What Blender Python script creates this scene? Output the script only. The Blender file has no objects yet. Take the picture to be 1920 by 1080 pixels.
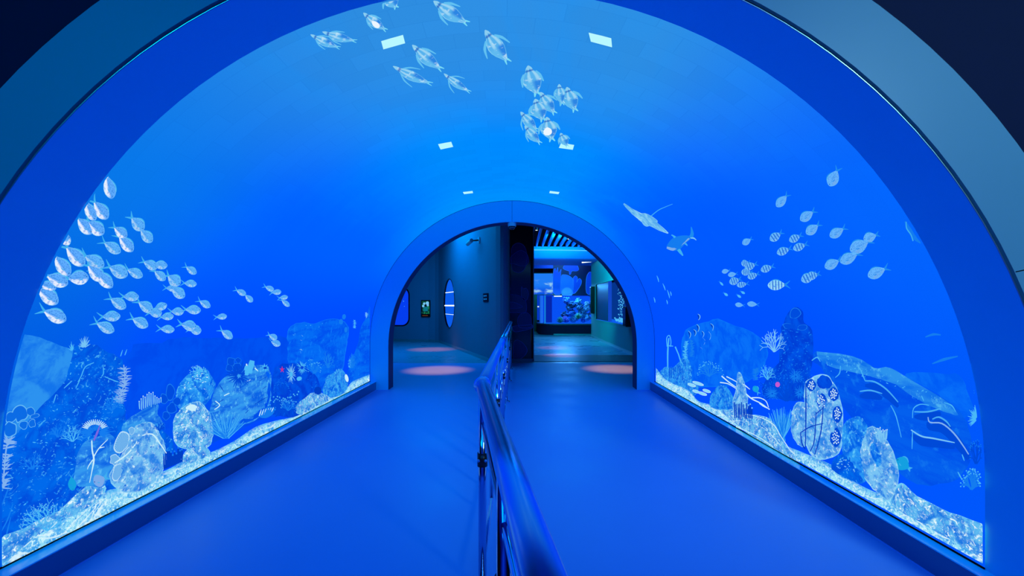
import bpy, bmesh, math, random
from math import sin, cos, pi, sqrt, atan2, radians
from mathutils import Vector

SC = bpy.context.scene
COL = SC.collection
random.seed(7)

# ------------------------------------------------------------------ camera
F = 853.0                     # focal length in pixels of the 1920 wide frame
VX, VY = 976.0, 572.0         # vanishing point of the tunnel
EYE = 1.5
cam_d = bpy.data.cameras.new('camera')
cam = bpy.data.objects.new('camera', cam_d)
COL.objects.link(cam)
cam.location = (0, 0, EYE)
cam.rotation_euler = (pi / 2, 0, 0)
cam_d.sensor_width = 36
cam_d.lens = F / 1920 * 36
cam_d.shift_x = (960 - VX) / 1920
cam_d.shift_y = (VY - 540) / 1920
cam_d.clip_start = 0.05
SC.camera = cam
vs = SC.view_settings
vs.view_transform = 'Standard'
vs.look = 'None'
vs.exposure = 0.0
vs.gamma = 1.0
try:
    vs.use_curve_mapping = False
except Exception:
    pass
SC.cycles.use_denoising = True
SC.cycles.max_bounces = 8
SC.cycles.diffuse_bounces = 4
SC.cycles.glossy_bounces = 4
SC.cycles.sample_clamp_indirect = 6

# ------------------------------------------------------------------ helpers
def lin(*c):
    if len(c) == 1: c = c[0]
    out = []
    for v in c[:3]:
        v = v / 255.0
        out.append(v / 12.92 if v <= 0.04045 else ((v + 0.055) / 1.055) ** 2.4)
    return tuple(out) + (1.0,)

def tag(o, label=None, cat=None, group=None, kind=None):
    if label: o['label'] = label
    if cat: o['category'] = cat
    if group: o['group'] = group
    if kind: o['kind'] = kind
    return o

class NT:
    """a little wrapper for building node materials"""
    def __init__(s, name):
        s.m = bpy.data.materials.new(name)
        s.m.use_nodes = True
        s.t = s.m.node_tree
        s.t.nodes.clear()
        s.out = s.t.nodes.new('ShaderNodeOutputMaterial')
    def n(s, typ, **kw):
        nd = s.t.nodes.new('ShaderNode' + typ)
        for k, v in kw.items():
            if hasattr(nd, k) and not k[0].isupper():
                setattr(nd, k, v)
        return nd
    def link(s, a, b):
        s.t.links.new(a, b)
    def setv(s, sock, v):
        if hasattr(v, 'is_linked') or isinstance(v, bpy.types.NodeSocket):
            s.link(v, sock)
        else:
            sock.default_value = v
    def math(s, op, a, b=None, c=None, clamp=False):
        nd = s.n('Math'); nd.operation = op; nd.use_clamp = clamp
        s.setv(nd.inputs[0], a)
        if b is not None: s.setv(nd.inputs[1], b)
        if c is not None: s.setv(nd.inputs[2], c)
        return nd.outputs[0]
    def rng(s, v, a, b, c=0.0, d=1.0, smooth=True):
        nd = s.n('MapRange'); nd.interpolation_type = 'SMOOTHSTEP' if smooth else 'LINEAR'
        s.setv(nd.inputs[0], v)
        for i, x in enumerate((a, b, c, d)): nd.inputs[i + 1].default_value = x
        return nd.outputs[0]
    def mix(s, f, a, b, mode='MIX'):
        nd = s.n('Mix'); nd.data_type = 'RGBA'; nd.blend_type = mode; nd.clamp_factor = True
        s.setv(nd.inputs[0], f); s.setv(nd.inputs[6], a); s.setv(nd.inputs[7], b)
        return nd.outputs[2]
    def uv(s):
        nd = s.n('UVMap'); sp = s.n('SeparateXYZ'); s.link(nd.outputs[0], sp.inputs[0])
        return sp.outputs[0], sp.outputs[1], nd.outputs[0]
    def obj(s):
        return s.n('TexCoord').outputs['Object']
    def noise(s, vec, scale, detail=3, rough=0.55, dist=0.0):
        nd = s.n('TexNoise'); s.link(vec, nd.inputs['Vector'])
        nd.inputs['Scale'].default_value = scale; nd.inputs['Detail'].default_value = detail
        nd.inputs['Roughness'].default_value = rough; nd.inputs['Distortion'].default_value = dist
        return nd.outputs[0]
    def voro(s, vec, scale, feature='F1', out='Distance'):
        nd = s.n('TexVoronoi'); nd.feature = feature; s.link(vec, nd.inputs['Vector'])
        nd.inputs['Scale'].default_value = scale
        return nd.outputs[out]
    def emit(s, col, strength=1.0):
        e = s.n('Emission'); s.setv(e.inputs[0], col); s.setv(e.inputs[1], strength)
        s.link(e.outputs[0], s.out.inputs[0])
        return s.m
    def principled(s, col, rough=0.5, metal=0.0, spec=0.5, emis=None, es=0.0, bump=None, bs=0.1):
        p = s.n('BsdfPrincipled')
        s.setv(p.inputs['Base Color'], col); s.setv(p.inputs['Roughness'], rough)
        s.setv(p.inputs['Metallic'], metal); p.inputs['Specular IOR Level'].default_value = spec
        if emis is not None:
            s.setv(p.inputs['Emission Color'], emis); s.setv(p.inputs['Emission Strength'], es)
        if bump is not None:
            b = s.n('Bump'); b.inputs['Strength'].default_value = bs; b.inputs['Distance'].default_value = 0.01
            s.link(bump, b.inputs['Height']); s.link(b.outputs[0], p.inputs['Normal'])
        s.link(p.outputs[0], s.out.inputs[0])
        return s.m

def pm(name, rgb, rough=0.5, metal=0.0, spec=0.5, var=0.06, scale=6.0):
    t = NT(name)
    c = lin(rgb)
    d = tuple(max(0, x * (1 - var * 2)) for x in c[:3]) + (1,)
    n = t.noise(t.obj(), scale, 3)
    return t.principled(t.mix(n, d, c), rough, metal, spec)

def em(name, rgb, strength=1.0):
    t = NT(name)
    return t.emit(lin(rgb), strength)

class MB:
    """collects shapes in world coordinates, links them as ONE mesh object"""
    def __init__(s):
        s.v, s.f, s.u = [], [], []
    def add(s, vs, fs, us=None):
        b = len(s.v)
        s.v += [Vector(p) for p in vs]
        s.u += list(us) if us else [(0.0, 0.0)] * len(vs)
        s.f += [tuple(b + i for i in f) for f in fs]
    def box(s, x0, x1, y0, y1, z0, z1):
        s.add([(x, y, z) for z in (z0, z1) for y in (y0, y1) for x in (x0, x1)],
              [(0, 2, 3, 1), (4, 5, 7, 6), (0, 1, 5, 4), (2, 6, 7, 3), (0, 4, 6, 2), (1, 3, 7, 5)])
        return s
    def tube(s, path, r, n=16, cap=True):
        path = [Vector(p) for p in path]
        rs = r if isinstance(r, (list, tuple)) else [r] * len(path)
        rings, ref = [], None
        for i, p in enumerate(path):
            d = (path[min(i + 1, len(path) - 1)] - path[max(i - 1, 0)])
            if d.length < 1e-9: d = Vector((0, 0, 1))
            d.normalize()
            a = Vector((1, 0, 0)) if abs(d.x) < 0.9 else Vector((0, 1, 0))
            if ref is not None: a = ref
            x = (a - d * a.dot(d)).normalized(); ref = x
            y = d.cross(x)
            rings.append([p + (x * cos(2 * pi * k / n) + y * sin(2 * pi * k / n)) * rs[i] for k in range(n)])
        vs = [q for rg in rings for q in rg]
        fs = []
        for i in range(len(path) - 1):
            for k in range(n):
                fs.append((i * n + k, i * n + (k + 1) % n, (i + 1) * n + (k + 1) % n, (i + 1) * n + k))
        if cap:
            fs.append(tuple(reversed(range(n))))
            fs.append(tuple((len(path) - 1) * n + k for k in range(n)))
        s.add(vs, fs)
        return s
    def ball(s, c, r, n=20, m=12, sz=1.0):
        c = Vector(c)
        pts = []
        for j in range(m + 1):
            th = pi * j / m
            for k in range(n):
                a = 2 * pi * k / n
                pts.append(c + Vector((r * sin(th) * cos(a), r * sin(th) * sin(a), r * cos(th) * sz)))
        fs = []
        for j in range(m):
            for k in range(n):
                fs.append((j * n + k, (j + 1) * n + k, (j + 1) * n + (k + 1) % n, j * n + (k + 1) % n))
        s.add(pts, fs)
        return s
    def loft(s, rows, us=None):
        n = len(rows[0])
        vs = [p for r in rows for p in r]
        uu = [u for r in us for u in r] if us else None
        fs = []
        for i in range(len(rows) - 1):
            for k in range(n - 1):
                fs.append((i * n + k, i * n + k + 1, (i + 1) * n + k + 1, (i + 1) * n + k))
        s.add(vs, fs, uu)
        return s
    def prism(s, pts, z0, z1):
        n = len(pts)
        vs = [(x, y, z0) for x, y in pts] + [(x, y, z1) for x, y in pts]
        fs = [tuple(reversed(range(n))), tuple(range(n, 2 * n))]
        fs += [(i, (i + 1) % n, n + (i + 1) % n, n + i) for i in range(n)]
        s.add(vs, fs)
        return s
    def build(s, name, mat, parent=None, smooth=False, origin=None, bevel=0.0, fixn=True):
        me = bpy.data.meshes.new(name)
        if origin is None:
            if parent is not None:
                origin = Vector(parent['_o'])
            else:
                c = Vector((0, 0, 0))
                for p in s.v: c += p
                c /= max(1, len(s.v))
                origin = c
        origin = Vector(origin)
        me.from_pydata([tuple(p - origin) for p in s.v], [], s.f)
        uvl = me.uv_layers.new(name='UVMap')
        for l in me.loops:
            uvl.data[l.index].uv = s.u[l.vertex_index]
        if fixn:
            bm = bmesh.new(); bm.from_mesh(me)
            bmesh.ops.recalc_face_normals(bm, faces=bm.faces[:])
            bm.to_mesh(me); bm.free()
        if smooth:
            for p in me.polygons: p.use_smooth = True
        mats = mat if isinstance(mat, (list, tuple)) else [mat]
        for m in mats: me.materials.append(m)
        o = bpy.data.objects.new(name, me)
        COL.objects.link(o)
        if parent is not None:
            o.parent = parent
            o['_o'] = tuple(Vector(parent['_o']))
            if (origin - Vector(parent['_o'])).length > 1e-9:
                o.location = origin - Vector(parent['_o']); o['_o'] = tuple(origin)
        else:
            o.location = origin
            o['_o'] = tuple(origin)
        if bevel > 0:
            b = o.modifiers.new('bevel', 'BEVEL'); b.width = bevel; b.segments = 2; b.limit_method = 'ANGLE'
        return o

def empty(name, loc):
    o = bpy.data.objects.new(name, None)
    o.empty_display_size = 0.1
    COL.objects.link(o)
    o.location = loc
    o['_o'] = tuple(loc)
    return o

def copy_tree(o, delta=None, parent=None):
    c = o.copy(); COL.objects.link(c)
    if parent is not None:
        c.parent = parent
    if delta is not None:
        c.location = Vector(o.location) + Vector(delta)
    for ch in list(o.children):
        copy_tree(ch, None, c)
    return c

def struct(o):
    o['kind'] = 'structure'
    return o

# ------------------------------------------------------------------ the vault
XC, R = -0.145, 2.52
YF, YB = 2.326, 8.05
SILL = 0.152
def zc(y): return 0.595 + 0.04106 * (y - YF)

def hit(px, py):
    """where the line of sight through a photo pixel meets the vault, and the inward normal"""
    dx, dz = (px - VX) / F, -(py - VY) / F
    k = 0.04106; z0 = EYE - (0.595 - k * YF)
    a = dx * dx + (dz - k) ** 2
    b = 2 * (dx * -XC + (dz - k) * z0)
    c = XC * XC + z0 * z0 - R * R
    t = (-b + sqrt(max(0, b * b - 4 * a * c))) / (2 * a)
    if EYE + dz * t < zc(t):
        t = ((XC + R) if dx > 0 else (XC - R)) / dx
    return on_vault(Vector((dx * t, t, EYE + dz * t)))

def on_vault(P):
    y = min(max(P.y, YF + 0.012), YB - 0.02)
    zz = zc(y)
    if P.z < zz:
        sgn = 1 if P.x > XC else -1
        return Vector((XC + sgn * R, y, max(P.z, SILL + 0.002))), Vector((-sgn, 0, 0))
    d = Vector((P.x - XC, 0, P.z - zc(P.y)))
    d.normalize()
    return Vector((XC + d.x * R, y, zz + d.z * R)), -d

def profile(x, z, r, z0, n=64):
    pts = [(x - r, z0 + (z - z0) * i / 10) for i in range(10)]
    pts += [(x - r * cos(pi * i / n), z + r * sin(pi * i / n)) for i in range(n + 1)]
    pts += [(x + r, z + (z0 - z) * i / 10) for i in range(1, 11)]
    return pts

def row(y, x, z, r, z0):
    return [(a, y, b) for a, b in profile(x, z, r, z0)]

# ------------------------------------------------------------------ materials: the picture on the screen and the room
def screen_material():
    t = NT('screen_water')
    u, v, uv = t.uv()               # u arc in metres from the left sill, v depth in metres
    arch = 2 * 0.55 + pi * R
    un = t.math('DIVIDE', u, arch)
    side = t.math('ABSOLUTE', t.math('SUBTRACT', un, 0.5))           # 0 crown .. 0.5 sill
    depth = t.rng(v, YF, YB, 0, 1, False)
    crown_n, crown_f = lin(46, 142, 226), lin(0, 138, 255)
    mid = (.0, .118, 1.05, 1)            # brighter in blue than the picture can hold
    low = (.0, .068, 1.1, 1)
    crown = t.mix(t.rng(v, 2.6, 4.8), crown_n, crown_f)
    mid2 = t.mix(t.rng(v, 2.3, 4.2), lin(8, 120, 234), mid)
    low2 = t.mix(t.rng(v, 2.3, 3.6), lin(0, 92, 228), low)
    c = t.mix(t.rng(side, 0.07, 0.26), crown, mid2)
    c = t.mix(t.rng(side, 0.25, 0.40), c, low2)
    # the right half of the picture is deeper blue than the left
    c = t.mix(t.math('MULTIPLY', t.rng(un, 0.58, 0.74), 0.55), c, (.0, .088, 1.15, 1))
    # shafts of light under the surface
    mp = t.n('Mapping'); t.link(uv, mp.inputs[0]); mp.inputs['Scale'].default_value = (1.1, 0.35, 1)
    sh = t.noise(mp.outputs[0], 1.6, 4, 0.6, 0.8)
    c = t.mix(t.math('MULTIPLY', t.rng(sh, 0.45, 0.8), t.rng(side, 0.3, 0.02, 0, 0.30)), c, lin(4, 150, 255))
    # far end of the picture is brighter towards the surface
    c = t.mix(t.math('MULTIPLY', t.rng(v, 6.4, 8.0), t.rng(side, 0.34, 0.1, 0, 0.55)), c, lin(0, 150, 255))
    # screen modules
    br = t.n('TexBrick'); t.link(uv, br.inputs[0])
    br.inputs['Color1'].default_value = (0.965, 0.965, 0.965, 1); br.inputs['Color2'].default_value = (1.035, 1.035, 1.035, 1)
    br.inputs['Mortar'].default_value = (0.84, 0.90, 0.94, 1)
    br.inputs['Scale'].default_value = 1.0; br.inputs['Mortar Size'].default_value = 0.0026
    br.inputs['Brick Width'].default_value = 0.32; br.inputs['Row Height'].default_value = 0.16
    br.inputs['Mortar Smooth'].default_value = 0.3
    f = t.rng(side, 0.34, 0.12, 0.1, 0.8)
    c = t.mix(f, c, br.outputs[0], 'MULTIPLY')
    fine = t.noise(uv, 160, 2, 0.7)
    g = t.math('ADD', t.math('MULTIPLY', fine, 0.16), 0.92)
    return t.emit(c, g)

M = {}
M['screen'] = screen_material()
M['dark_back'] = pm('black_backing', (14, 16, 22), 0.7)

def fish_mat(name, back, belly, stripe=None, gate=0.45, rim=(130, 225, 250)):
    t = NT(name)
    u, v, uv = t.uv()
    n = t.noise(t.obj(), 38, 3, 0.6)
    sc = t.voro(t.obj(), 130)
    b = t.mix(t.rng(sc, 0.1, 0.6), lin(back), lin(*[min(255, int(x * 1.0 + 40)) for x in back]))
    bm_ = t.math('MULTIPLY', t.rng(v, -0.05, -0.45), t.rng(n, gate - 0.08, gate + 0.1))
    bm_ = t.math('MULTIPLY', bm_, t.rng(u, 0.97, 0.78))
    c = t.mix(bm_, b, lin(belly))
    lat = t.math('MULTIPLY', t.rng(t.math('ABSOLUTE', t.math('SUBTRACT', v, 0.05)), 0.10, 0.0), t.rng(u, 0.75, 0.4))
    c = t.mix(t.math('MULTIPLY', lat, 0.4), c, lin(20, 110, 225))
    if stripe:
        w = t.math('SINE', t.math('MULTIPLY', u, 6.283 * stripe))
        c = t.mix(t.math('MULTIPLY', t.rng(w, 0.0, 0.6), t.rng(u, 0.95, 0.8, 0, 0.85)), c, lin(10, 90, 215))
    r = t.math('ABSOLUTE', v)
    c = t.mix(t.rng(r, 0.84, 0.99, 0, 0.6), c, lin(rim))
    c = t.mix(t.math('MULTIPLY', t.rng(n, 0.6, 0.7), 0.5), c, lin(30, 120, 225))
    return t.emit(c)
M['fish_white'] = fish_mat('fish_silver_white', (54, 132, 220), (232, 238, 255), None, 0.40)
M['fish'] = fish_mat('fish_silver', (52, 138, 224), (168, 208, 246), None, 0.45)
M['fish_dim'] = fish_mat('fish_pale', (60, 140, 232), (112, 172, 240), None, 0.45, (96, 200, 250))
M['fish_striped'] = fish_mat('fish_banded', (70, 150, 236), (130, 190, 246), 4.5, 0.45)
M['fish_banded'] = fish_mat('fish_wide_banded', (110, 182, 240), (165, 215, 250), 6, 0.45)
M['fin'] = em('fin_cyan', (62, 176, 240))
M['fin_dim'] = em('fin_blue', (30, 140, 240))
M['eye'] = em('eye_dark', (6, 50, 150))
M['teal'] = em('fish_teal', (20, 160, 225))
M['mauve'] = em('fish_mauve', (122, 170, 235))

def penguin_mat():
    t = NT('penguin_plumage')
    u, v, uv = t.uv()                 # u 0 beak .. 1 tail
    n = t.noise(t.obj(), 24, 3)
    stripes = t.math('SINE', t.math('MULTIPLY', v, 7))
    c = t.mix(t.rng(stripes, -0.5, 1.0, 0, 0.7), lin(86, 178, 238), lin(172, 224, 247))
    c = t.mix(t.math('MULTIPLY', t.rng(u, 0.5, 0.62), t.rng(u, 0.92, 0.8)), c, t.mix(t.rng(v, -0.4, 0.3), lin(44, 134, 228), lin(96, 186, 240)))
    c = t.mix(t.rng(n, 0.55, 0.7, 0, 0.7), c, lin(215, 240, 252))
    c = t.mix(t.math('MULTIPLY', t.math('MULTIPLY', t.rng(u, 0.13, 0.17), t.rng(u, 0.23, 0.19)), 0.75), c, lin(12, 84, 190))
    c = t.mix(t.rng(u, 0.13, 0.10), c, lin(140, 205, 240))
    c = t.mix(t.rng(t.math('ABSOLUTE', v), 0.86, 0.99, 0, 0.5), c, lin(130, 220, 248))
    return t.emit(c)
M['penguin'] = penguin_mat()
M['penguin_white'] = em('penguin_white_patch', (236, 246, 255))
M['flipper'] = em('penguin_flipper', (96, 192, 242))
M['feet'] = em('penguin_feet', (120, 220, 246))

def rock_mat(name, a, b, c3=None, scale=9, rim=None, lo=0.38, hi=0.62, spots=None, thr=0.62, sscale=40, strata=False):
    t = NT(name)
    u, v, uv = t.uv()
    o = t.obj()
    n = t.noise(o, scale, 5, 0.65, 0.4)
    if strata:
        mp = t.n('Mapping'); t.link(o, mp.inputs[0]); mp.inputs['Scale'].default_value = (1, 0.35, 1.6)
        mp.inputs['Rotation'].default_value = (0.5, 0, 0)
        n = t.noise(mp.outputs[0], scale, 5, 0.6, 0.6)
    c = t.mix(t.rng(n, lo, hi), lin(a), lin(b))
    if c3:
        n2 = t.noise(o, scale * 2.7, 4, 0.7)
        c = t.mix(t.rng(n2, 0.52, 0.7), c, lin(c3))
    if spots:
        n3 = t.noise(o, sscale, 3, 0.75, 1.2)
        c = t.mix(t.rng(n3, thr, thr + 0.07), c, lin(spots))
    if rim:
        rr = t.math('SQRT', t.math('ADD', t.math('MULTIPLY', u, u), t.math('MULTIPLY', v, v)))
        c = t.mix(t.rng(rr, 0.94, 1.0, 0, 0.6), c, lin(rim))
    return t.emit(c)
M['rock_pale'] = rock_mat('rock_pale_blue', (18, 116, 236), (44, 146, 240), None, 7)
M['rock_faint'] = rock_mat('rock_faint_blue', (0, 92, 246), (8, 112, 250), None, 6, (10, 125, 250))
M['rock_far'] = rock_mat('rock_far_blue', (0, 82, 240), (4, 108, 246), (14, 124, 250), 5, (20, 130, 250), strata=True)
M['reef_dark'] = rock_mat('reef_dark_blue', (0, 78, 222), (0, 106, 236), None, 8, None, spots=(70, 178, 245), thr=0.60, sscale=26)
M['reef_deep'] = rock_mat('reef_deep_blue', (0, 62, 214), (0, 84, 232), None, 8, None, spots=(40, 140, 240), thr=0.66, sscale=34)
M['boulder'] = rock_mat('boulder_speckled', (26, 120, 228), (96, 188, 242), (196, 238, 252), 14, (130, 225, 252), spots=(232, 250, 255), thr=0.57, sscale=30)
M['boulder_warm'] = rock_mat('boulder_white_topped', (40, 130, 232), (120, 196, 244), (205, 238, 252), 12, (150, 225, 250), spots=(16, 100, 220), thr=0.60, sscale=36)
M['slab'] = rock_mat('rock_slab', (10, 100, 230), (52, 154, 240), (90, 190, 246), 8, None, strata=True)
M['slab_big'] = rock_mat('rock_big_slab', (0, 78, 234), (4, 96, 238), (14, 112, 240), 4.5, None, strata=True)
M['crest'] = rock_mat('rock_crest', (14, 112, 236), (44, 146, 238), (80, 180, 242), 7, None, strata=True)
M['haze'] = rock_mat('rock_haze', (0, 75, 237), (0, 83, 243), None, 5, None)
M['crack'] = em('crack_blue', (0, 66, 200))
M['mid_rock'] = rock_mat('rock_middle', (0, 96, 232), (40, 152, 245), (100, 205, 250), 12, None)

def sand_mat():
    t = NT('seabed_sand')
    u, v, uv = t.uv()                 # v 0 at the sill, 1 at the top edge
    o = t.obj()
    n = t.noise(o, 9, 5, 0.7, 0.5)
    f = t.noise(o, 60, 3, 0.7)
    c = t.mix(t.rng(n, 0.36, 0.62), lin(52, 160, 240), lin(150, 226, 250))
    c = t.mix(t.rng(f, 0.5, 0.62), c, lin(205, 246, 255))
    c = t.mix(t.rng(f, 0.40, 0.33), c, lin(30, 128, 222))
    mp = t.n('Mapping'); t.link(o, mp.inputs[0]); mp.inputs['Scale'].default_value = (1, 0.5, 1.5)
    w = t.noise(mp.outputs[0], 6, 2, 0.5, 1.0)
    ridge = t.rng(t.math('ABSOLUTE', t.math('SUBTRACT', w, 0.5)), 0.03, 0.0)
    c = t.mix(t.math('MULTIPLY', ridge, 0.85), c, lin(222, 248, 255))
    c = t.mix(t.rng(v, 0.55, 1.0, 0, 0.75), c, t.mix(t.rng(n, 0.4, 0.6), lin(14, 120, 235), lin(70, 180, 246)))
    return t.emit(c)
M['sand'] = sand_mat()
M['c_white'] = em('coral_white', (200, 238, 252))
M['c_pale'] = em('coral_pale', (118, 196, 246))
M['c_lilac'] = em('coral_lilac', (128, 178, 240))
M['c_cyan'] = em('coral_cyan', (74, 184, 248))
M['c_blue'] = em('coral_blue', (20, 124, 240))
M['c_dark'] = em('coral_dark', (0, 62, 196))
M['c_deep'] = em('coral_deep', (0, 74, 216))
M['c_pink'] = em('coral_pink', (196, 90, 210)); M['c_purple'] = em('coral_purple', (120, 104, 226))
M['red'] = em('starfish_red', (214, 40, 130))
M['ridge'] = em('ridge_light', (70, 172, 245))
def lobe_mat(name, a, b, rimc):
    t = NT(name)
    u, v, uv = t.uv()
    rr = t.math('SQRT', t.math('ADD', t.math('MULTIPLY', u, u), t.math('MULTIPLY', v, v)))
    an = t.math('SINE', t.math('MULTIPLY', t.math('ARCTAN2', v, u), 26))
    c = t.mix(t.rng(an, -0.4, 0.6), lin(a), lin(b))
    c = t.mix(t.rng(rr, 0.84, 0.95), c, lin(rimc))
    return t.emit(c)
M['lobe_blue'] = lobe_mat('lobe_blue', (10, 104, 228), (14, 112, 232), (110, 196, 246))
M['lobe_dark'] = lobe_mat('lobe_dark', (0, 74, 220), (0, 80, 226), (30, 130, 240))
M['lobe_fan'] = lobe_mat('lobe_fan', (84, 160, 232), (130, 194, 242), (190, 228, 250))
M['plate'] = lobe_mat('plate_coral_pale', (120, 206, 248), (160, 226, 252), (220, 250, 255))

# room
def floor_mat(name, rgb, rough):
    t = NT(name)
    o = t.obj()
    n = t.noise(o, 1.2, 3)
    f = t.noise(o, 90, 2)
    c = lin(rgb); d = tuple(x * 0.86 for x in c[:3]) + (1,)
    return t.principled(t.mix(n, d, c), t.rng(n, 0.3, 0.7, rough - 0.04, rough + 0.06), 0, 0.24 if rough > .4 else .4, bump=f, bs=0.03)
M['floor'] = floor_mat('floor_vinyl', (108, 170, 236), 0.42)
M['floor2'] = floor_mat('floor_grey_vinyl', (140, 165, 178), 0.30)
M['reveal'] = pm('blue_painted_reveal', (20, 200, 248), 0.45, 0, 0.3, 0.02)
M['ring'] = pm('blue_painted_ring', (20, 215, 254), 0.5, 0, 0.3, 0.02)
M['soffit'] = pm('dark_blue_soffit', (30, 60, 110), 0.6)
M['architrave'] = pm('teal_architrave', (110, 160, 175), 0.42, 0, 0.4, 0.04, 2)
M['lip'] = pm('brushed_lip', (150, 190, 205), 0.3, 1.0)
M['navy'] = pm('navy_wall', (10, 22, 60), 0.75, 0, 0.2)
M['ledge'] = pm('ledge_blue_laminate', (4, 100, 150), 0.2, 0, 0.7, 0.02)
M['ledge_top_glow'] = pm('ledge_sand_glow_top', (10, 225, 255), 0.25, 0, 0.6, 0.02)  # light reflected from the sand, put into a lighter colour
M['line'] = pm('pale_joint', (120, 170, 240), 0.4)
M['gap'] = pm('black_gap', (5, 8, 16), 0.8, 0, 0.1)
M['wall_teal'] = pm('teal_wall', (92, 140, 160), 0.6, 0, 0.3, 0.04, 2)
M['wall_green'] = pm('sea_green_wall', (110, 160, 158), 0.55, 0, 0.35, 0.04, 2)
M['skirting'] = pm('skirting_metal', (150, 190, 190), 0.3, 0.6)
M['black'] = pm('black_plastic', (8, 9, 12), 0.35)
M['black_gloss'] = pm('black_gloss_film', (5, 8, 24), 0.12, 0, 0.6)
M['white'] = pm('white_plastic', (210, 216, 220), 0.4)
M['grey'] = pm('grey_plastic', (120, 130, 140), 0.4)
M['chrome'] = pm('polished_steel', (170, 195, 225), 0.10, 1.0, 0.5, 0.01)
M['chrome_soft'] = pm('satin_steel', (112, 172, 240), 0.24, 1.0, 0.5, 0.01)
M['steel'] = pm('steel_panel', (70, 105, 120), 0.35, 0.7)
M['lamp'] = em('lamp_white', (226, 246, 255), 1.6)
M['lamp_screen'] = em('lamp_panel_white', (176, 238, 246), 1.1)
M['water_blue'] = em('tank_water_blue', (4, 62, 240))
M['water_mid'] = em('tank_water_mid', (10, 92, 236))
M['print1'] = pm('print_blue', (14, 30, 110), 0.3)
M['print2'] = pm('print_mid_blue', (22, 44, 130), 0.3)
M['print_line'] = pm('print_outline', (70, 110, 215), 0.3)
M['mural_line'] = pm('mural_outline', (110, 175, 245), 0.3)
M['mural'] = pm('mural_navy', (6, 14, 70), 0.35)
t_ = NT('clear_glass')
g_ = t_.n('BsdfGlass'); g_.inputs['IOR'].default_value = 1.05; g_.inputs['Roughness'].default_value = 0.0
g_.inputs['Color'].default_value = (0.9, 0.96, 1, 1)
t_.link(g_.outputs[0], t_.out.inputs[0])
M['glass'] = t_.m

# ------------------------------------------------------------------ the setting
fl = MB(); fl.box(-9, 9, -4.0, 11.75, -0.1, 0.0)
struct(fl.build('floor', M['floor']))
fl = MB(); fl.box(-9, 9, 11.75, 34, -0.1, 0.0)
struct(fl.build('floor', M['floor2']))
th = MB(); th.box(0.36, 3.33, 12.05, 13.55, 0.0, 0.012)
struct(th.build('trim_1', pm('threshold_brown', (84, 62, 56), 0.4)))

# the curved screen, a shell with a back
ny = 36
inner, outer, ui = [], [], []
for i in range(ny + 1):
    y = YF + (YB - YF) * i / ny
    pr = row(y, XC, zc(y), R, SILL)
    inner.append(pr)
    outer.append(row(y, XC, zc(y), R + 0.06, SILL))
    acc, us = 0.0, []
    for k, p in enumerate(pr):
        if k: acc += (Vector(p) - Vector(pr[k - 1])).length
        us.append((acc, y))
    ui.append(us)
scr = MB(); scr.loft(inner, ui)
S = scr.build('video_screen', M['screen'], smooth=True, fixn=False)
tag(S, 'huge curved video screen lining the tunnel with a picture of blue water', 'screen')
bk = MB(); bk.loft(outer)
bk.build('backing', M['dark_back'], S, smooth=True)

# ledges under the screen
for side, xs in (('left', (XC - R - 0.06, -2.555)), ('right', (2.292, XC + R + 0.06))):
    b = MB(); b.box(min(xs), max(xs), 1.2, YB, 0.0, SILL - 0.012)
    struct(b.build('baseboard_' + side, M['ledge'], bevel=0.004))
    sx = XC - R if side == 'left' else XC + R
    tp_ = MB(); tp_.box(min(xs), max(xs), 1.2, YB, SILL - 0.012, SILL - 0.004); struct(tp_.build('trim_11', M['ledge_top_glow'], bevel=0.002))  # thin added slab that carries the painted sand light
    g = MB(); g.box(sx - 0.006, sx + 0.006, YF, YB, SILL - 0.004, SILL + 0.005)
    struct(g.build('trim_2', M['gap']))
    ln = MB(); e = -2.555 if side == 'left' else 2.292
    sg = 1 if side == 'left' else -1
    ln.box(min(e, e + sg * 0.006), max(e, e + sg * 0.006), 1.2, YB, 0.0, 0.004)
    struct(ln.build('trim_3', M['line']))

# painted reveal, shadow gap, teal architrave and the dark wall round the near end
YN = 1.97
b = MB()
b.loft([row(YN, -0.151, 0.574, 2.503, 0), row(2.1, -0.15, 0.583, 2.508, 0), row(YF, XC, 0.595, R, 0)])
struct(b.build('wall_front', M['reveal'], smooth=True))
b = MB(); b.loft([row(YN, -0.151, 0.574, 2.503, 0), row(YN - 0.004, -0.151, 0.574, 2.507, 0), row(YN, -0.151, 0.574, 2.511, 0), row(YN + 0.02, -0.151, 0.574, 2.511, 0)])
struct(b.build('trim_4', M['lip'], smooth=True))
b = MB(); b.loft([row(YN + 0.015, -0.151, 0.574, 2.511, 0), row(YN + 0.015, -0.151, 0.574, 2.526, 0)])
struct(b.build('trim_5', M['gap']))
b = MB()
b.loft([row(YN + 0.02, -0.151, 0.574, 2.526, 0), row(YN, -0.151, 0.574, 2.528, 0), row(YN, -0.15, 0.497, 2.862, 0),
        row(YN + 0.004, -0.15, 0.496, 2.868, 0), row(YN + 0.12, -0.15, 0.495, 2.868, 0)])
struct(b.build('trim_6', M['architrave']))
for a in (25, 152):                                   # panel joints of the architrave
    a = radians(a)
    j = MB()
    c0 = Vector((-0.151 + 2.532 * cos(a), YN - 0.0008, 0.574 + 2.532 * sin(a)))
    c1 = Vector((-0.15 + 2.862 * cos(a), YN - 0.0008, 0.497 + 2.862 * sin(a)))
    j.tube([c0, c1], 0.0022, 6)
    struct(j.build('trim_7', M['gap']))
b = MB(); b.loft([row(YN + 0.09, -0.15, 0.495, 2.866, 0), row(YN + 0.09, -0.15, 0.495, 9.0, 0)])
struct(b.build('wall_entrance', M['navy']))

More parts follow.
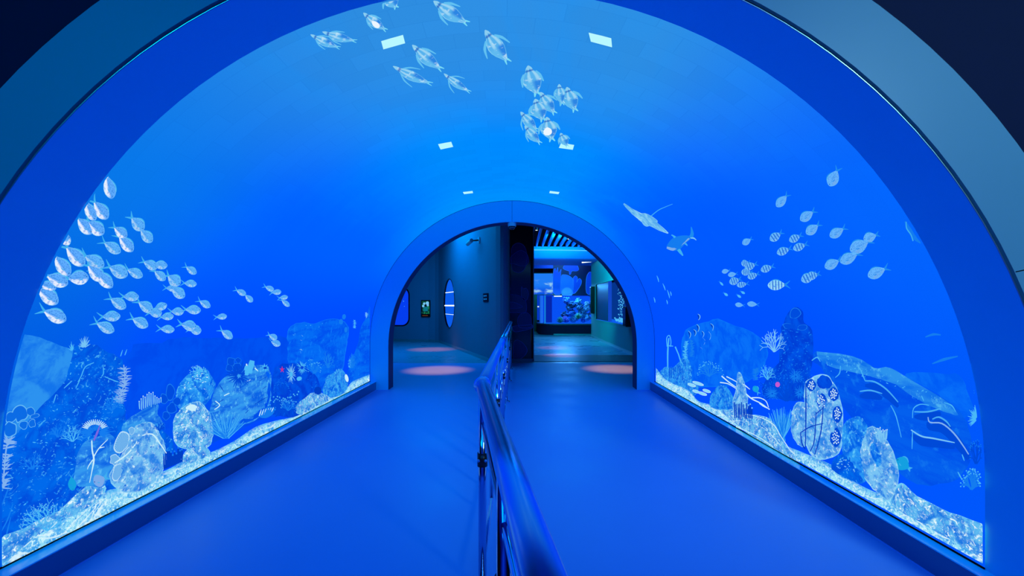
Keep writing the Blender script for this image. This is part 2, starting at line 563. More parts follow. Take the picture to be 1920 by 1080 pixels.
# ring wall at the far end
b = MB()
ZR, RR, XR = 0.77, 2.2, -0.141
b.loft([row(YB, XC, zc(YB), R + 0.06, 0), row(YB, XR, ZR, RR + 0.006, 0), row(YB + 0.006, XR, ZR, RR, 0)])
struct(b.build('wall_back', M['ring']))
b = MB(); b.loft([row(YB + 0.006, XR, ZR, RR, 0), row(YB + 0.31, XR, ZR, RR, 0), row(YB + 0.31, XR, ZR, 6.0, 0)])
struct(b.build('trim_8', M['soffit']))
b = MB(); b.box(-0.152, -0.149, YB - 0.002, YB + 0.003, 2.973, 3.345)
struct(b.build('trim_9', M['gap']))
b = MB(); b.loft([row(YB - 0.004, XC, zc(YB), R - 0.004, SILL), row(YB - 0.004, XC, zc(YB), R + 0.004, SILL)])
struct(b.build('trim_10', M['gap']))

# ------------------------------------------------------------------ relief on the screen
def cat_rom(pts, n=4, closed=True):
    out = []
    m = len(pts)
    rngm = range(m) if closed else range(m - 1)
    for i in rngm:
        p0, p1, p2, p3 = (pts[(i - 1) % m], pts[i], pts[(i + 1) % m], pts[(i + 2) % m]) if closed else \
            (pts[max(i - 1, 0)], pts[i], pts[i + 1], pts[min(i + 2, m - 1)])
        for k in range(n):
            t = k / n
            out.append(tuple(0.5 * (2 * p1[a] + (p2[a] - p0[a]) * t + (2 * p0[a] - 5 * p1[a] + 4 * p2[a] - p3[a]) * t * t
                                    + (3 * p1[a] - p0[a] - 3 * p2[a] + p3[a]) * t ** 3) for a in (0, 1)))
    if not closed: out.append(tuple(pts[-1]))
    return out

class RM(MB):
    """shapes of the screen picture: given in photo pixels, laid on the vault, raised by a low relief"""
    def put(s, x, y, hpx, lift):
        P, N = hit(x, y)
        d = (Vector((0, 0, EYE)) - P).normalized()
        q = hpx * P.y / F * 0.45 + lift * 0.45
        return P + d * (q / max(0.25, d.dot(N)))
    def dome(s, poly, h, lift=0.0, c=None, rings=5, rough=0.0, uvs=None):
        n = len(poly)
        if c is None:
            c = (sum(p[0] for p in poly) / n, sum(p[1] for p in poly) / n)
        vs, us = [], []
        for p in poly:                                        # skirt on the screen
            vs.append(s.put(p[0], p[1], 0, -0.004)); us.append(None)
        for k in range(rings + 1):
            r = 1 - k / (rings + 0.6)
            for i, p in enumerate(poly):
                x, y = c[0] + (p[0] - c[0]) * r, c[1] + (p[1] - c[1]) * r
                hh = h * sqrt(max(0, 1 - r * r)) * (1 + rough * random.uniform(-1, 1))
                vs.append(s.put(x, y, hh, lift))
                us.append((r * cos(2 * pi * i / n), r * sin(2 * pi * i / n)) if uvs is None else uvs(x, y))
        vs.append(s.put(c[0], c[1], h, lift)); us.append((0, 0) if uvs is None else uvs(*c))
        for i in range(n): us[i] = us[n + i]
        fs = []
        for k in range(rings + 1):
            for i in range(n):
                j = (i + 1) % n
                fs.append((k * n + i, k * n + j, (k + 1) * n + j, (k + 1) * n + i))
        last = (rings + 1) * n
        for i in range(n):
            fs.append((last + i, last + (i + 1) % n, last + n))
        s.add(vs, fs, us)
        return s
    def ribbon(s, path, w, h=None, lift=0.0, seg=4):
        pts = cat_rom(path, seg, False) if len(path) > 2 else [tuple(path[0]), tuple(((path[0][0] + path[1][0]) / 2, (path[0][1] + path[1][1]) / 2)), tuple(path[1])]
        m = len(pts)
        if not isinstance(w, (list, tuple)): w = [w, w]
        vs, us = [], []
        for i, p in enumerate(pts):
            t = i / (m - 1)
            q = t * (len(w) - 1); a = int(min(q, len(w) - 2)); ww = w[a] + (w[a + 1] - w[a]) * (q - a)
            d0, d1 = pts[max(i - 1, 0)], pts[min(i + 1, m - 1)]
            dx, dy = d1[0] - d0[0], d1[1] - d0[1]
            L = sqrt(dx * dx + dy * dy) or 1
            nx, ny_ = -dy / L, dx / L
            hh = (h if h is not None else ww * 0.5)
            for sx in (-1, -0.6, 0, 0.6, 1):
                vs.append(s.put(p[0] + nx * sx * ww / 2, p[1] + ny_ * sx * ww / 2, hh * (1 - sx * sx) if abs(sx) < 1 else -0.5, lift if abs(sx) < 1 else 0))
                us.append((t, sx))
        fs = []
        for i in range(m - 1):
            for k in range(4):
                fs.append((i * 5 + k, i * 5 + k + 1, (i + 1) * 5 + k + 1, (i + 1) * 5 + k))
        fs.append((0, 1, 2, 3, 4)); fs.append(tuple(reversed([(m - 1) * 5 + k for k in range(5)])))
        s.add(vs, fs, us)
        return s
    def ell(s, x, y, rx, ry, ang=0, h=None, lift=0.0, n=16, rings=3):
        a = radians(ang)
        poly = [(x + rx * cos(2 * pi * i / n) * cos(a) - ry * sin(2 * pi * i / n) * sin(a),
                 y + rx * cos(2 * pi * i / n) * sin(a) + ry * sin(2 * pi * i / n) * cos(a)) for i in range(n)]
        return s.dome(poly, h if h is not None else min(rx, ry) * 0.5, lift, (x, y), rings)

BODY = [(0.0, .09), (0.06, .12), (0.16, .25), (0.3, .39), (0.46, .485), (0.6, .5), (0.74, .455), (0.86, .34), (0.94, .21), (0.985, .09)]

def make_fish(name, T, H, W, mat, finmat, lift, label, cat, group, detail=True, fin=1.0, dorsal=False):
    dx, dy = H[0] - T[0], H[1] - T[1]
    L = sqrt(dx * dx + dy * dy) or 1
    ax, ay = dx / L, dy / L
    nx, ny_ = ay, -ax                                  # the dorsal side
    if ny_ > 0: nx, ny_ = -nx, -ny_
    def at(t, s): return (T[0] + ax * L * t + nx * s * W, T[1] + ay * L * t + ny_ * s * W)
    up = [at(t, w) for t, w in BODY]
    dn = [at(t, -w) for t, w in reversed(BODY)]
    poly = up + [at(1.0, 0)] + dn
    def uvf(x, y):
        rx, ry = x - T[0], y - T[1]
        t = (rx * ax + ry * ay) / L
        s_ = (rx * nx + ry * ny_) / W
        w = 0.1
        for (a, b), (c_, d) in zip(BODY, BODY[1:]):
            if a <= t <= c_: w = b + (d - b) * (t - a) / (c_ - a)
        return (t, max(-1, min(1, s_ / max(w, 0.05))))
    m = RM(); m.dome(poly, W * 0.28, lift, at(0.55, 0), 4, 0, uvf)
    o = m.build(name, mat, smooth=True)
    tag(o, label, cat, group)
    tl = RM()
    k = max(L * 0.42, W * 0.55) * fin
    bx, by = T
    for sg in (1, -1):
        tip = (bx - ax * k * 0.75 + nx * sg * k * 0.62, by - ay * k * 0.75 + ny_ * sg * k * 0.62)
        midp = (bx - ax * k * 0.22 + nx * sg * k * 0.2, by - ay * k * 0.22 + ny_ * sg * k * 0.2)
        tl.ribbon([at(0.06, 0), midp, tip], [W * 0.2, W * 0.17, W * 0.03], W * 0.05, lift, 3)
    tl.build('tail_fin', finmat, o, smooth=True)
    if detail:
        d = RM(); d.ribbon([at(0.22, .33), at(0.42, .5), at(0.62, .53), at(0.76, .45)], [W * .04, W * .12, W * .1, W * .03], W * 0.05, lift)
        d.build('dorsal_fin', finmat, o, smooth=True)
        p = RM(); p.ribbon([at(0.70, -.06), at(0.60, -.14), at(0.50, -.14)], [W * .06, W * .13, W * .03], W * 0.06, lift + W * 0.24 * hit(*T)[0].y / F)
        p.build('pectoral_fin', finmat, o, smooth=True)
        e = RM(); ex, ey = at(0.885, 0.06)
        e.ell(ex, ey, W * .055, W * .055, 0, W * .04, lift + W * 0.15 * hit(*T)[0].y / F, 8, 2)
        e.build('eye', M['eye'], o, smooth=True)
    return o

ORD = ['', 'second ', 'third ', 'fourth ', 'fifth ', 'sixth ', 'seventh ', 'eighth ']
def ordinals(n, a, b):
    out = []
    for i in range(n):
        if i == 0: out.append(a + 'most' if n > 2 else a)
        elif i == n - 1: out.append(b + 'most' if n > 2 else b)
        else: out.append(ORD[i] + 'from ' + a)
    return out

def cropA(x, y): return (x * 0.31475, 300 + y * 0.31475)
def cropB(x, y): return (340 + x / 6.0, 480 + y / 6.0)
def cropR(x, y): return (1320 + x / 3.0, 280 + y / 3.0)

LF = {  # tail, snout, depth of body in the crop's own pixels
 1: (635,95,668,232,72), 2: (562,250,640,352,78), 3: (508,248,566,362,66), 4: (464,350,548,440,76), 5: (525,368,618,442,80),
 6: (785,345,855,418,72), 7: (840,418,905,490,62), 8: (682,402,755,460,62), 9: (712,457,792,545,70), 10: (622,492,718,552,64),
 11: (358,490,420,462,74), 12: (397,520,502,630,86), 13: (507,572,620,636,76), 14: (328,575,415,690,82), 15: (525,628,615,720,78),
 16: (570,665,670,760,74), 17: (280,690,405,740,82), 18: (405,706,530,700,84), 19: (232,738,335,765,62), 20: (228,768,345,855,88),
 21: (262,900,395,955,84), 22: (652,636,760,690,78), 23: (760,652,850,695,56), 24: (857,606,936,645,56), 25: (915,622,998,630,50),
 26: (922,662,985,716,50), 27: (1002,690,1072,745,72), 28: (1022,762,1100,818,62), 29: (990,762,1060,768,40), 30: (1110,637,1170,677,42),
 31: (1097,733,1172,740,42), 32: (660,826,750,882,62), 33: (735,813,828,816,55), 34: (826,846,910,902,62), 35: (888,910,965,912,56),
 36: (920,890,995,860,46), 37: (1020,902,1095,905,46), 38: (1105,890,1197,896,52), 39: (958,936,1035,930,44), 40: (610,934,718,930,60),
 41: (577,972,680,1022,64), 42: (790,945,882,992,62), 43: (955,1005,1040,1012,46), 44: (1080,978,1172,998,60), 45: (1130,1010,1200,1018,54),
 46: (1190,840,1253,876,42), 47: (1290,936,1352,930,36), 48: (1320,1016,1385,1062,46), 49: (1410,775,1465,802,36), 50: (1463,806,1505,845,36)}
LB = {51: (945,345,1042,385,62), 52: (1020,412,1125,402,62), 53: (1105,472,1200,460,52), 54: (1130,495,1218,567,56), 55: (988,888,1078,935,74), 56: (1008,960,1118,1002,78)}
LCL = [  # members in order, the word pair, the phrase that finds the bunch
 ([1, 2, 3, 5, 4], 'top', 'bottom', 'big silver fish, %s of the five highest against the left portal'),
 ([6, 7], 'upper', 'lower', 'silver fish, %s of the touching pair right of the top of the left school'),
 ([8, 9, 10], 'top', 'bottom', 'silver fish, %s of the trio below the topmost five of the left school'),
 ([11, 12, 14, 17, 19, 20, 21], 'top', 'bottom', 'white-bellied fish, %s of seven stacked along the left edge of the screen'),
 ([18, 13, 15, 16, 22, 23], 'left', 'right', 'plump silver fish, %s of six in the middle of the left school'),
 ([24, 26, 25, 29, 27, 28], 'left', 'right', 'small silver fish, %s of six bunched upper right in the left school'),
 ([30, 31], 'upper', 'lower', 'little silver fish, %s of two alone right of the left school'),
 ([32, 33, 34, 35, 39, 36, 37, 38], 'left', 'right', 'silver fish, %s of eight in the long row low in the left school'),
 ([41, 40, 42, 43, 44, 45], 'left', 'right', 'silver fish, %s of six in the lowest row of the left school'),
 ([46, 47, 48], 'top', 'bottom', 'small silver fish, %s of three trailing the lower rows of the left school'),
 ([49, 50], 'left', 'right', 'tiny silver fish, %s of the pair in open water left of the arch'),
 ([51, 52, 53, 54], 'left', 'right', 'tiny silver fish, %s of four in open water nearest the arch'),
 ([55, 56], 'upper', 'lower', 'small silver fish, %s of the overlapping pair above the left reef'),
]
white = {1, 2, 3, 4, 5, 8, 9, 11, 12, 14, 15, 17, 18, 19, 20, 21, 16}
for ids, a, b, ph in LCL:
    for i, w in zip(ids, ordinals(len(ids), a, b)):
        if i in LF:
            x0, y0, x1, y1, W = LF[i]; T, H, W = cropA(x0, y0), cropA(x1, y1), W * 0.31475
        else:
            x0, y0, x1, y1, W = LB[i]; T, H, W = cropB(x0, y0), cropB(x1, y1), W / 6.0
        L_ = 'the ' + w
        make_fish('fish', T, H, W, M['fish_white'] if i in white else M['fish'], M['fin'], 0.001 + 0.0009 * (i % 9), ph % w, 'fish',
                  'silver fish on the left of the screen', W > 13)

RF = {1: (748,120,706,207,66), 2: (463,262,408,323,48), 3: (612,352,542,400,54), 4: (640,427,575,476,54), 5: (783,447,708,492,54),
 6: (968,482,898,508,56), 7: (922,520,822,572,74), 8: (860,590,766,636,62), 9: (758,626,680,666,56), 10: (640,702,578,720,46),
 11: (618,706,548,740,52), 12: (1018,672,922,716,64), 13: (430,472,372,512,46), 14: (540,486,480,516,42), 15: (570,536,502,562,42),
 16: (480,560,410,586,44), 17: (262,506,216,533,36), 18: (250,636,210,645,36), 19: (288,647,230,668,42), 20: (262,692,210,690,38),
 21: (300,702,246,722,36), 22: (382,660,320,682,40), 23: (458,762,358,765,58), 24: (140,682,100,690,26), 25: (180,700,135,708,28),
 26: (198,732,143,750,42), 27: (240,756,185,766,32), 28: (88,745,108,766,11), 29: (112,808,134,824,14), 30: (186,818,208,834,13),
 31: (207,799,230,812,13), 32: (220,878,175,872,26), 33: (298,873,243,868,30)}
striped = {13: 's', 14: 's', 15: 's', 16: 's', 18: 's', 19: 's', 20: 's', 21: 's', 22: 's', 10: 's', 11: 's', 26: 's', 27: 's', 23: 'b'}
RCL = [
 ([1], 'top', 'b', 'large pale fish alone, nose down, highest of the right school'),
 ([2], 'top', 'b', 'pale fish alone below and left of the highest fish on the right'),
 ([3, 4, 5], 'top', 'bottom', 'pale fish, %s of three in a slanting line amid the right school'),
 ([7, 6, 8, 9], 'a', 'b', None),
 ([11, 10], 'front', 'rear', 'small banded fish, %s one of the overlapping pair, low right school'),
 ([12], 'a', 'b', 'large pale fish alone, lowest at the right end of the right school'),
 ([17], 'a', 'b', 'tiny pale fish alone, leftmost in the upper part of the right school'),
 ([13, 14, 16, 15], 'a', 'b', None),
 ([18, 19, 20, 21], 'top', 'bottom', 'small banded fish, %s of the tight four left in the right school'),
 ([22], 'a', 'b', 'small striped fish right of the tight bunch of four'),
 ([23], 'a', 'b', 'fish with broad dark bands swimming level above the dark column'),
 ([24, 25, 26, 27], 'top', 'bottom', 'tiny pale fish, %s of four below left of the tight banded bunch'),
 ([28, 29, 30, 31], 'left', 'right', 'speck of a fish, %s of the four tiniest under the right school'),
 ([32, 33], 'left', 'right', 'tiny pale fish, %s of the level pair above the domed rock'),
]
special = {7: 'largest pale fish in front, at the right of the right school', 6: 'pale fish half hidden behind the largest one in the right school',
 8: 'pale fish just below left of the largest one in the right school', 9: 'pale fish trailing lowest left in the chain of four on the right',
 13: 'small striped fish, upper left of the four in mid right school', 14: 'small striped fish, upper right of the four in mid right school',
 16: 'small striped fish, lower left of the four in mid right school', 15: 'small striped fish, lower right of the four in mid right school'}
for ids, a, b, ph in RCL:
    ws = ordinals(len(ids), a, b)
    for i, w in zip(ids, ws):
        x0, y0, x1, y1, W = RF[i]
        T, H, W = cropR(x0, y0), cropR(x1, y1), W / 3.0
        lab = special.get(i) or ((ph % w) if '%s' in ph else ph)
        mt = {'s': M['fish_striped'], 'b': M['fish_banded']}.get(striped.get(i), M['fish_dim'])
        if 28 <= i <= 31: mt = M['c_cyan']
        make_fish('fish', T, H, W, mt, M['fin_dim'], 0.001 + 0.0009 * (i % 8), lab, 'fish', 'pale fish on the right of the screen', W > 11, 0.85)

# ------------------------------------------------------------------ penguins swimming across the crown
PB = [(0.0, .03), (0.03, .08), (0.08, .15), (0.14, .19), (0.19, .20), (0.25, .30), (0.36, .43), (0.5, .5), (0.63, .47), (0.76, .36), (0.87, .22), (0.95, .13), (1.0, .05)]
def make_penguin(H, T, W, lift, label, patch=False, wing=0.5, tailfeet=True):
    dx, dy = T[0] - H[0], T[1] - H[1]
    L = sqrt(dx * dx + dy * dy); ax, ay = dx / L, dy / L; nx, ny_ = -ay, ax
    bend = 0.05
    def at(t, s):
        off = bend * sin(pi * t) * L * 0.5
        return (H[0] + ax * L * t + nx * (s * W + off), H[1] + ay * L * t + ny_ * (s * W + off))
    poly = [at(t, w) for t, w in PB] + [at(t, -w) for t, w in reversed(PB)]
    def uvf(x, y):
        rx, ry = x - H[0], y - H[1]
        t = (rx * ax + ry * ay) / L
        s_ = ((rx * nx + ry * ny_) - bend * sin(pi * max(0, min(1, t))) * L * 0.5) / W
        w = 0.1
        for (a, b), (c_, d) in zip(PB, PB[1:]):
            if a <= t <= c_: w = b + (d - b) * (t - a) / (c_ - a)
        return (t, max(-1, min(1, s_ / max(w, .05))))
    m = RM(); m.dome(poly, W * 0.26, lift, at(0.5, 0), 5, 0, uvf)
    o = m.build('penguin', M['penguin'], smooth=True)
    tag(o, label, 'penguin', 'penguins swimming overhead')
    up = W * 0.1 * hit(*H)[0].y / F
    for sg, k in ((1, wing), (-1, wing * 0.9)):
        f = RM()
        f.ribbon([at(0.26, sg * .30), at(0.42, sg * (.42 + k * .38)), at(0.66, sg * (.48 + k * .62))], [W * .16, W * .19, W * .06], W * .06, lift)
        f.build('flipper', M['flipper'], o, smooth=True)
    f = RM()
    for sg in (1, -1):
        f.ribbon([at(0.93, sg * .06), at(1.0, sg * .1), at(1.09, sg * .17)], [W * .1, W * .13, W * .05], W * .05, lift)
    f.build('feet', M['feet'], o, smooth=True)
    if patch:
        p = RM()
        pp = [at(t, s) for t, s in ((.36, .05), (.46, .3), (.6, .4), (.74, .32), (.84, .1), (.78, -.14), (.62, -.24), (.46, -.16))]
        p.dome(cat_rom(pp, 2), W * 0.22, lift + up, None, 3)
        q = p.build('belly_patch', M['penguin_white'], o, smooth=True)
        q['label'] = 'bright white belly patch'
    return o
def c2(x, y): return (560 + x * 0.18519, y * 0.18519)
def c3(x, y): return (820 + x * 0.27778, y * 0.27778)
PEN = [
 (c2, 120,350,395,478,78, 'slender penguin, lower left of the overlapping pair nearest the left portal edge', 0, .5),
 (c2, 240,322,560,412,82, 'slender penguin, upper right of the overlapping pair nearest the left portal edge', 0, .4),
 (c2, 655,130,872,298,92, 'penguin with a white patch, above the left front light panel', 1, .3),
 (c2, 900,-60,985,75,130, 'penguin cut off by the top of the picture', 0, .5),
 (c2, 1365,10,1690,225,135, 'largest penguin, nose at the top of the picture', 0, .45),
 (c2, 1150,455,1432,692,118, 'plump penguin right of the left front light panel', 0, .4),
 (c2, 955,670,1320,840,88, 'penguin with both flippers spread, below the left front light panel', 0, .9),
 (c2, 1470,745,1718,922,72, 'small thin penguin with spread flippers, right of the lower left ones', 0, 1.1),
 (c3, 322,203,470,408,100, 'penguin with loose flippers, upper middle beside the crown line', 0, .6),
 (c3, 612,443,672,632,116, 'dark-collared penguin, topmost of the tight huddle right of centre', 0, .15),
 (c3, 695,622,788,760,78, 'penguin second from the top in the huddle, on its right', 0, .5),
 (c3, 660,668,712,808,98, 'wide penguin in the middle of the huddle, on its left', 0, .3),
 (c3, 562,755,668,872,62, 'small penguin, upper of the two at the left foot of the huddle', 0, .8),
 (c3, 590,848,690,962,60, 'small penguin, lower of the two at the left foot of the huddle', 0, .4),
 (c3, 738,790,772,942,100, 'penguin with a large white belly, low in the huddle', 1, .3),
 (c3, 832,898,876,985,56, 'smallest penguin, over the right middle light panel', 0, .3),
 (c3, 822,568,842,700,66, 'penguin, left of the overlapping pair right of the huddle', 0, .2),
 (c3, 874,588,928,742,92, 'penguin, right of the overlapping pair right of the huddle', 0, .5),
]
for i, (cf, hx, hy, tx, ty, W, lab, pt, wg) in enumerate(PEN):
    k = 0.18519 if cf is c2 else 0.27778
    make_penguin(cf(hx, hy), cf(tx, ty), W * k * 1.12, 0.002 + 0.0016 * (i % 6), lab, bool(pt), wg)

# manta ray and shark
def c6(x, y): return (1100 + x * 0.18519, 360 + y * 0.18519)
M['ray'] = rock_mat('ray_skin', (84, 170, 238), (134, 208, 246), None, 10, (170, 228, 250))
m = RM(); m.dome(cat_rom([c6(*p) for p in ((545, 225), (590, 215), (650, 240), (700, 275), (720, 300), (680, 325), (645, 338), (610, 345), (570, 320), (553, 280))], 2), 5, 0.002)
mr = m.build('manta_ray', M['ray'], smooth=True)
tag(mr, 'pale manta ray with long whip tail above the right side of the arch', 'ray')
for pts, ws in (([(375, 118), (470, 200), (580, 270)], [3, 10, 18]), ([(640, 300), (740, 365), (825, 418)], [18, 11, 2])):
    w = RM(); w.ribbon([c6(*p) for p in pts], [q * 1.0 for q in ws], 2.2, 0.002); w.build('wing', M['ray'], mr, smooth=True)
w = RM(); w.ribbon([c6(*p) for p in ((650, 245), (725, 185), (800, 150), (870, 122))], [2.2, 1.6, 1.0], 0.8, 0.002); w.build('tail', M['fin'], mr, smooth=True)
w = RM(); w.ribbon([c6(*p) for p in ((555, 285), (575, 325), (608, 345), (640, 335))], [2.0, 2.0], 1.2, 0.008); w.build('head_lobe', M['c_pale'], mr, smooth=True)

m = RM(); m.dome(cat_rom([c6(*p) for p in ((808, 555), (835, 505), (880, 462), (950, 442), (1020, 440), (1062, 452), (1050, 480), (1000, 520), (960, 565), (915, 595), (860, 592), (820, 580))], 2), 7, 0.002)
sh = m.build('shark', M['c_blue'], smooth=True)
tag(sh, 'small reef shark with a white belly below the manta ray', 'shark')
for nm_, pts, ws, mt in (('belly', [(812, 562), (870, 572), (925, 545), (975, 510), (1040, 470)], [4, 9, 13, 9, 3], 'mauve'),
                         ('tail_fin', [(1055, 460), (1068, 420), (1058, 352)], [9, 7, 1], 'fin_dim'),
                         ('tail_fin', [(1050, 462), (1085, 468), (1110, 488)], [4, 3, 1], 'c_pale'),
                         ('pectoral_fin', [(925, 575), (950, 610), (975, 645)], [8, 6, 2], 'fin'),
                         ('dorsal_fin', [(895, 462), (878, 445), (858, 434)], [6, 3, 2], 'fin'),
                         ('pelvic_fin', [(995, 520), (1010, 532), (1020, 545)], [4, 3, 1], 'fin')):
    w = RM(); w.ribbon([c6(*p) for p in pts], ws, 2.2 if nm_ != 'belly' else 2, 0.004 if nm_ != 'belly' else 0.024); w.build(nm_, M[mt], sh, smooth=True)

# slim fish over the right reef and near the arch
def c63(x, y): return (1220 + x / 4.5, 570 + y / 4.5)
SL = [(398, 85, 402, 135, 'slim upright fish, alone at the top over the domed rock'), (505, 165, 522, 225, 'slim upright fish, rightmost in the top row over the domed rock'),
 (388, 172, 398, 235, 'slim upright fish, left of the top row over the domed rock'), (362, 215, 372, 270, 'slim upright fish, just left below the top row'),
 (318, 228, 326, 290, 'slim upright fish, leftmost over the domed rock'), (432, 228, 436, 285, 'slim upright fish, in the middle of the group'),
 (488, 232, 496, 305, 'slim upright fish, second lowest on the right of the group'), (438, 285, 448, 345, 'slim upright fish, second lowest in the group, central'),
 (418, 365, 420, 412, 'slim upright fish, lowest over the domed rock')]
for i, (x0, y0, x1, y1, lab) in enumerate(SL):
    a, b = c63(x0, y0), c63(x1, y1)
    mm = RM(); mm.ribbon([a, ((a[0] + b[0]) / 2 + 1.6, (a[1] + b[1]) / 2), b], [1, 4.5, 2.5, 1], 1.2, 0.012)
    o = mm.build('idol_fish', M['c_dark'], smooth=True)
    tag(o, lab, 'fish', 'slim fish over the domed rock')
    mm = RM(); mm.ribbon([a, ((a[0] + b[0]) / 2 + 3.0, (a[1] + b[1]) / 2 - 3), ((a[0] + b[0]) / 2 + 3.2, (a[1] + b[1]) / 2 + 2), b], [1, 1.8, 1], 1.6, 0.014)
    mm.build('white_band', M['c_pale'], o, smooth=True)
def c3r(x, y): return (1200 + x * 0.37037, 500 + y * 0.37037)
for i, (x0, y0, x1, y1, lab) in enumerate([(85, 45, 95, 78, 'tiny glinting fish, highest right of the arch edge'), (115, 85, 128, 120, 'tiny glinting fish in the upper middle beside the arch edge'),
     (138, 118, 150, 160, 'longest tiny glinting fish beside the arch edge'), (153, 125, 158, 148, 'tiny glinting fish, rightmost beside the arch edge'),
     (70, 155, 76, 182, 'tiny glinting fish, leftmost against the arch edge'), (134, 168, 139, 190, 'tiny glinting fish, lowest beside the arch edge')]):
    mm = RM(); a, b = c3r(x0, y0), c3r(x1, y1)
    mm.ribbon([a, ((a[0] + b[0]) / 2 + 0.5, (a[1] + b[1]) / 2), b], [0.6, 2.4, 0.8], 0.7, 0.003)
    tag(mm.build('fish', M['c_cyan'], smooth=True), lab, 'fish', 'tiny fish beside the arch')
mm = RM(); mm.ribbon([(1697, 415), (1706, 432), (1714, 445), (1726, 456)], [3, 8, 9, 2], 3, 0.004)
o = tag(mm.build('turtle', M['c_blue'], smooth=True), 'blue turtle-like animal half cut off by the right edge of the screen', 'turtle')
mm = RM(); mm.ribbon([(1699, 416), (1700, 428), (1708, 440), (1712, 452)], [2, 2.5, 2], 1.2, 0.018)
mm.build('flipper', M['fin'], o, smooth=True)
# ------------------------------------------------------------------ the reef in the picture
def jag(poly, n=3, amp=1.2):
    return [(x + random.uniform(-amp, amp), y + random.uniform(-amp, amp)) for x, y in cat_rom(poly, n)]

def rock(name, poly, mat, label, cat='rock', h=6, lift=0.0, n=3, amp=1.0, rough=0.25, rings=6, group=None):
    m = RM(); m.dome(jag(poly, n, amp), h, lift, None, rings, rough)
    return tag(m.build(name, mat, smooth=True), label, cat, group)

def lines(parent, name, paths, w, mat, lift, h=None, label=None):
    for p in paths:
        m = RM(); m.ribbon(p, w, h, lift)
        o = m.build(name, mat, parent, smooth=True)
        if label: o['label'] = label

def burst(name, cx, cy, rx, ry, n, mat, label, lift, w=2.0, inner=0.15, core=None, a0=0, a1=360, cat='coral', rnd=0.25):
    """a coral of spikes round a centre"""
    m = RM()
    for i in range(n):
        a = radians(a0 + (a1 - a0) * (i + random.uniform(-.3, .3)) / n)
        k = 1 + random.uniform(-rnd, rnd)
        s0 = inner * random.uniform(0.6, 1.4)
        m.ribbon([(cx + rx * s0 * cos(a), cy + ry * s0 * sin(a)), (cx + rx * k * cos(a + random.uniform(-.08, .08)), cy + ry * k * sin(a))], [w, w * 1.1, w * 0.35], w * 0.5, lift + random.uniform(0, .004))
    o = m.build(name, M[mat], smooth=True)
    tag(o, label, cat)
    if core:
        c = RM(); c.ell(cx, cy, rx * .3, ry * .3, 0, 2, lift + 0.003); c.build('centre', M[core], o, smooth=True)
    return o

def spine(name, path, spread, n, mat, label, lift, w=1.6, cat='coral', up=0.5):
    """a tall feather: spikes along a curved stem"""
    pts = cat_rom(path, 6, False)
    m = RM()
    for i in range(n):
        p = pts[int(i / n * (len(pts) - 1))]
        for sg in (-1, 1, -1, 1):
            L = spread * random.uniform(0.7, 1.15)
            a = random.uniform(-.35, 1.2)
            m.ribbon([p, (p[0] + sg * L * cos(a), p[1] - L * sin(a) * up * 1.4)], [w, w, w * .3], w * .5, lift + random.uniform(0, .003))
    o = m.build(name, M[mat], smooth=True)
    tag(o, label, cat)
    s = RM(); s.ribbon(path, [w * 1.2, w], w * .6, lift); s.build('stem', M[mat], o, smooth=True)
    return o

def fingers(name, spots, mat, label, lift, w=3.2, tip=None, cat='coral'):
    """upright fingers: (x, y foot, x, y tip)"""
    m = RM(); t = RM()
    for x0, y0, x1, y1 in spots:
        m.ribbon([(x0, y0), ((x0 + x1) / 2 + random.uniform(-.5, .5), (y0 + y1) / 2), (x1, y1)], [w * .8, w, w * .7], w * .5, lift + random.uniform(0, .005))
        t.ell(x1, y1, w * .42, w * .5, 0, w * .35, lift + .006, 8, 2)
    o = m.build(name, M[mat], smooth=True)
    tag(o, label, cat)
    if tip: t.build('tips', M[tip], o, smooth=True)
    return o

def bush(name, cx, cy, H_, spread, mat, label, lift, n=9, w=2.0, depth=3, tip=None, cat='coral', a0=-160, a1=-20):
    m = RM(); t = RM()
    def grow(x, y, a, L, ww, d):
        x1, y1 = x + L * cos(a) * spread, y + L * sin(a)
        m.ribbon([(x, y), ((x + x1) / 2 + random.uniform(-.6, .6), (y + y1) / 2), (x1, y1)], [ww, ww * .8], ww * .5, lift + random.uniform(0, .006), 2)
        if d > 0:
            for k in (-1, 1):
                grow(x1, y1, a + k * random.uniform(.25, .7), L * random.uniform(.55, .8), ww * .8, d - 1)
        elif tip:
            t.ell(x1, y1, ww * .7, ww * .7, 0, ww * .5, lift + .006, 6, 2)
    for i in range(n):
        a = radians(a0 + (a1 - a0) * (i + random.uniform(.2, .8)) / n)
        grow(cx + random.uniform(-2, 2), cy, a, H_ * random.uniform(.3, .45), w, depth)
    o = m.build(name, M[mat], smooth=True)
    tag(o, label, cat)
    if tip: t.build('tips', M[tip], o, smooth=True)
    return o

def tuft(name, bx, by, H_, n, mat, label, lift, a0=-150, a1=-30, w=1.5, mix_=None, sx=1.0, cat='coral'):
    m, m2 = RM(), RM()
    for i in range(n):
        a = radians(a0 + (a1 - a0) * (i + random.uniform(0, 1)) / n)
        L = H_ * random.uniform(.55, 1.05)
        x1, y1 = bx + L * cos(a) * sx, by + L * sin(a)
        (m2 if mix_ and i % 3 == 0 else m).ribbon([(bx + random.uniform(-6, 6), by), (bx + L * .5 * cos(a) * sx * 1.1, by + L * .5 * sin(a)), (x1, y1)], [w, w, w * .4], w * .5, lift + random.uniform(0, .006))
    o = m.build(name, M[mat], smooth=True)
    tag(o, label, cat)
    if mix_: m2.build('pale_blades', M[mix_], o, smooth=True)
    return o

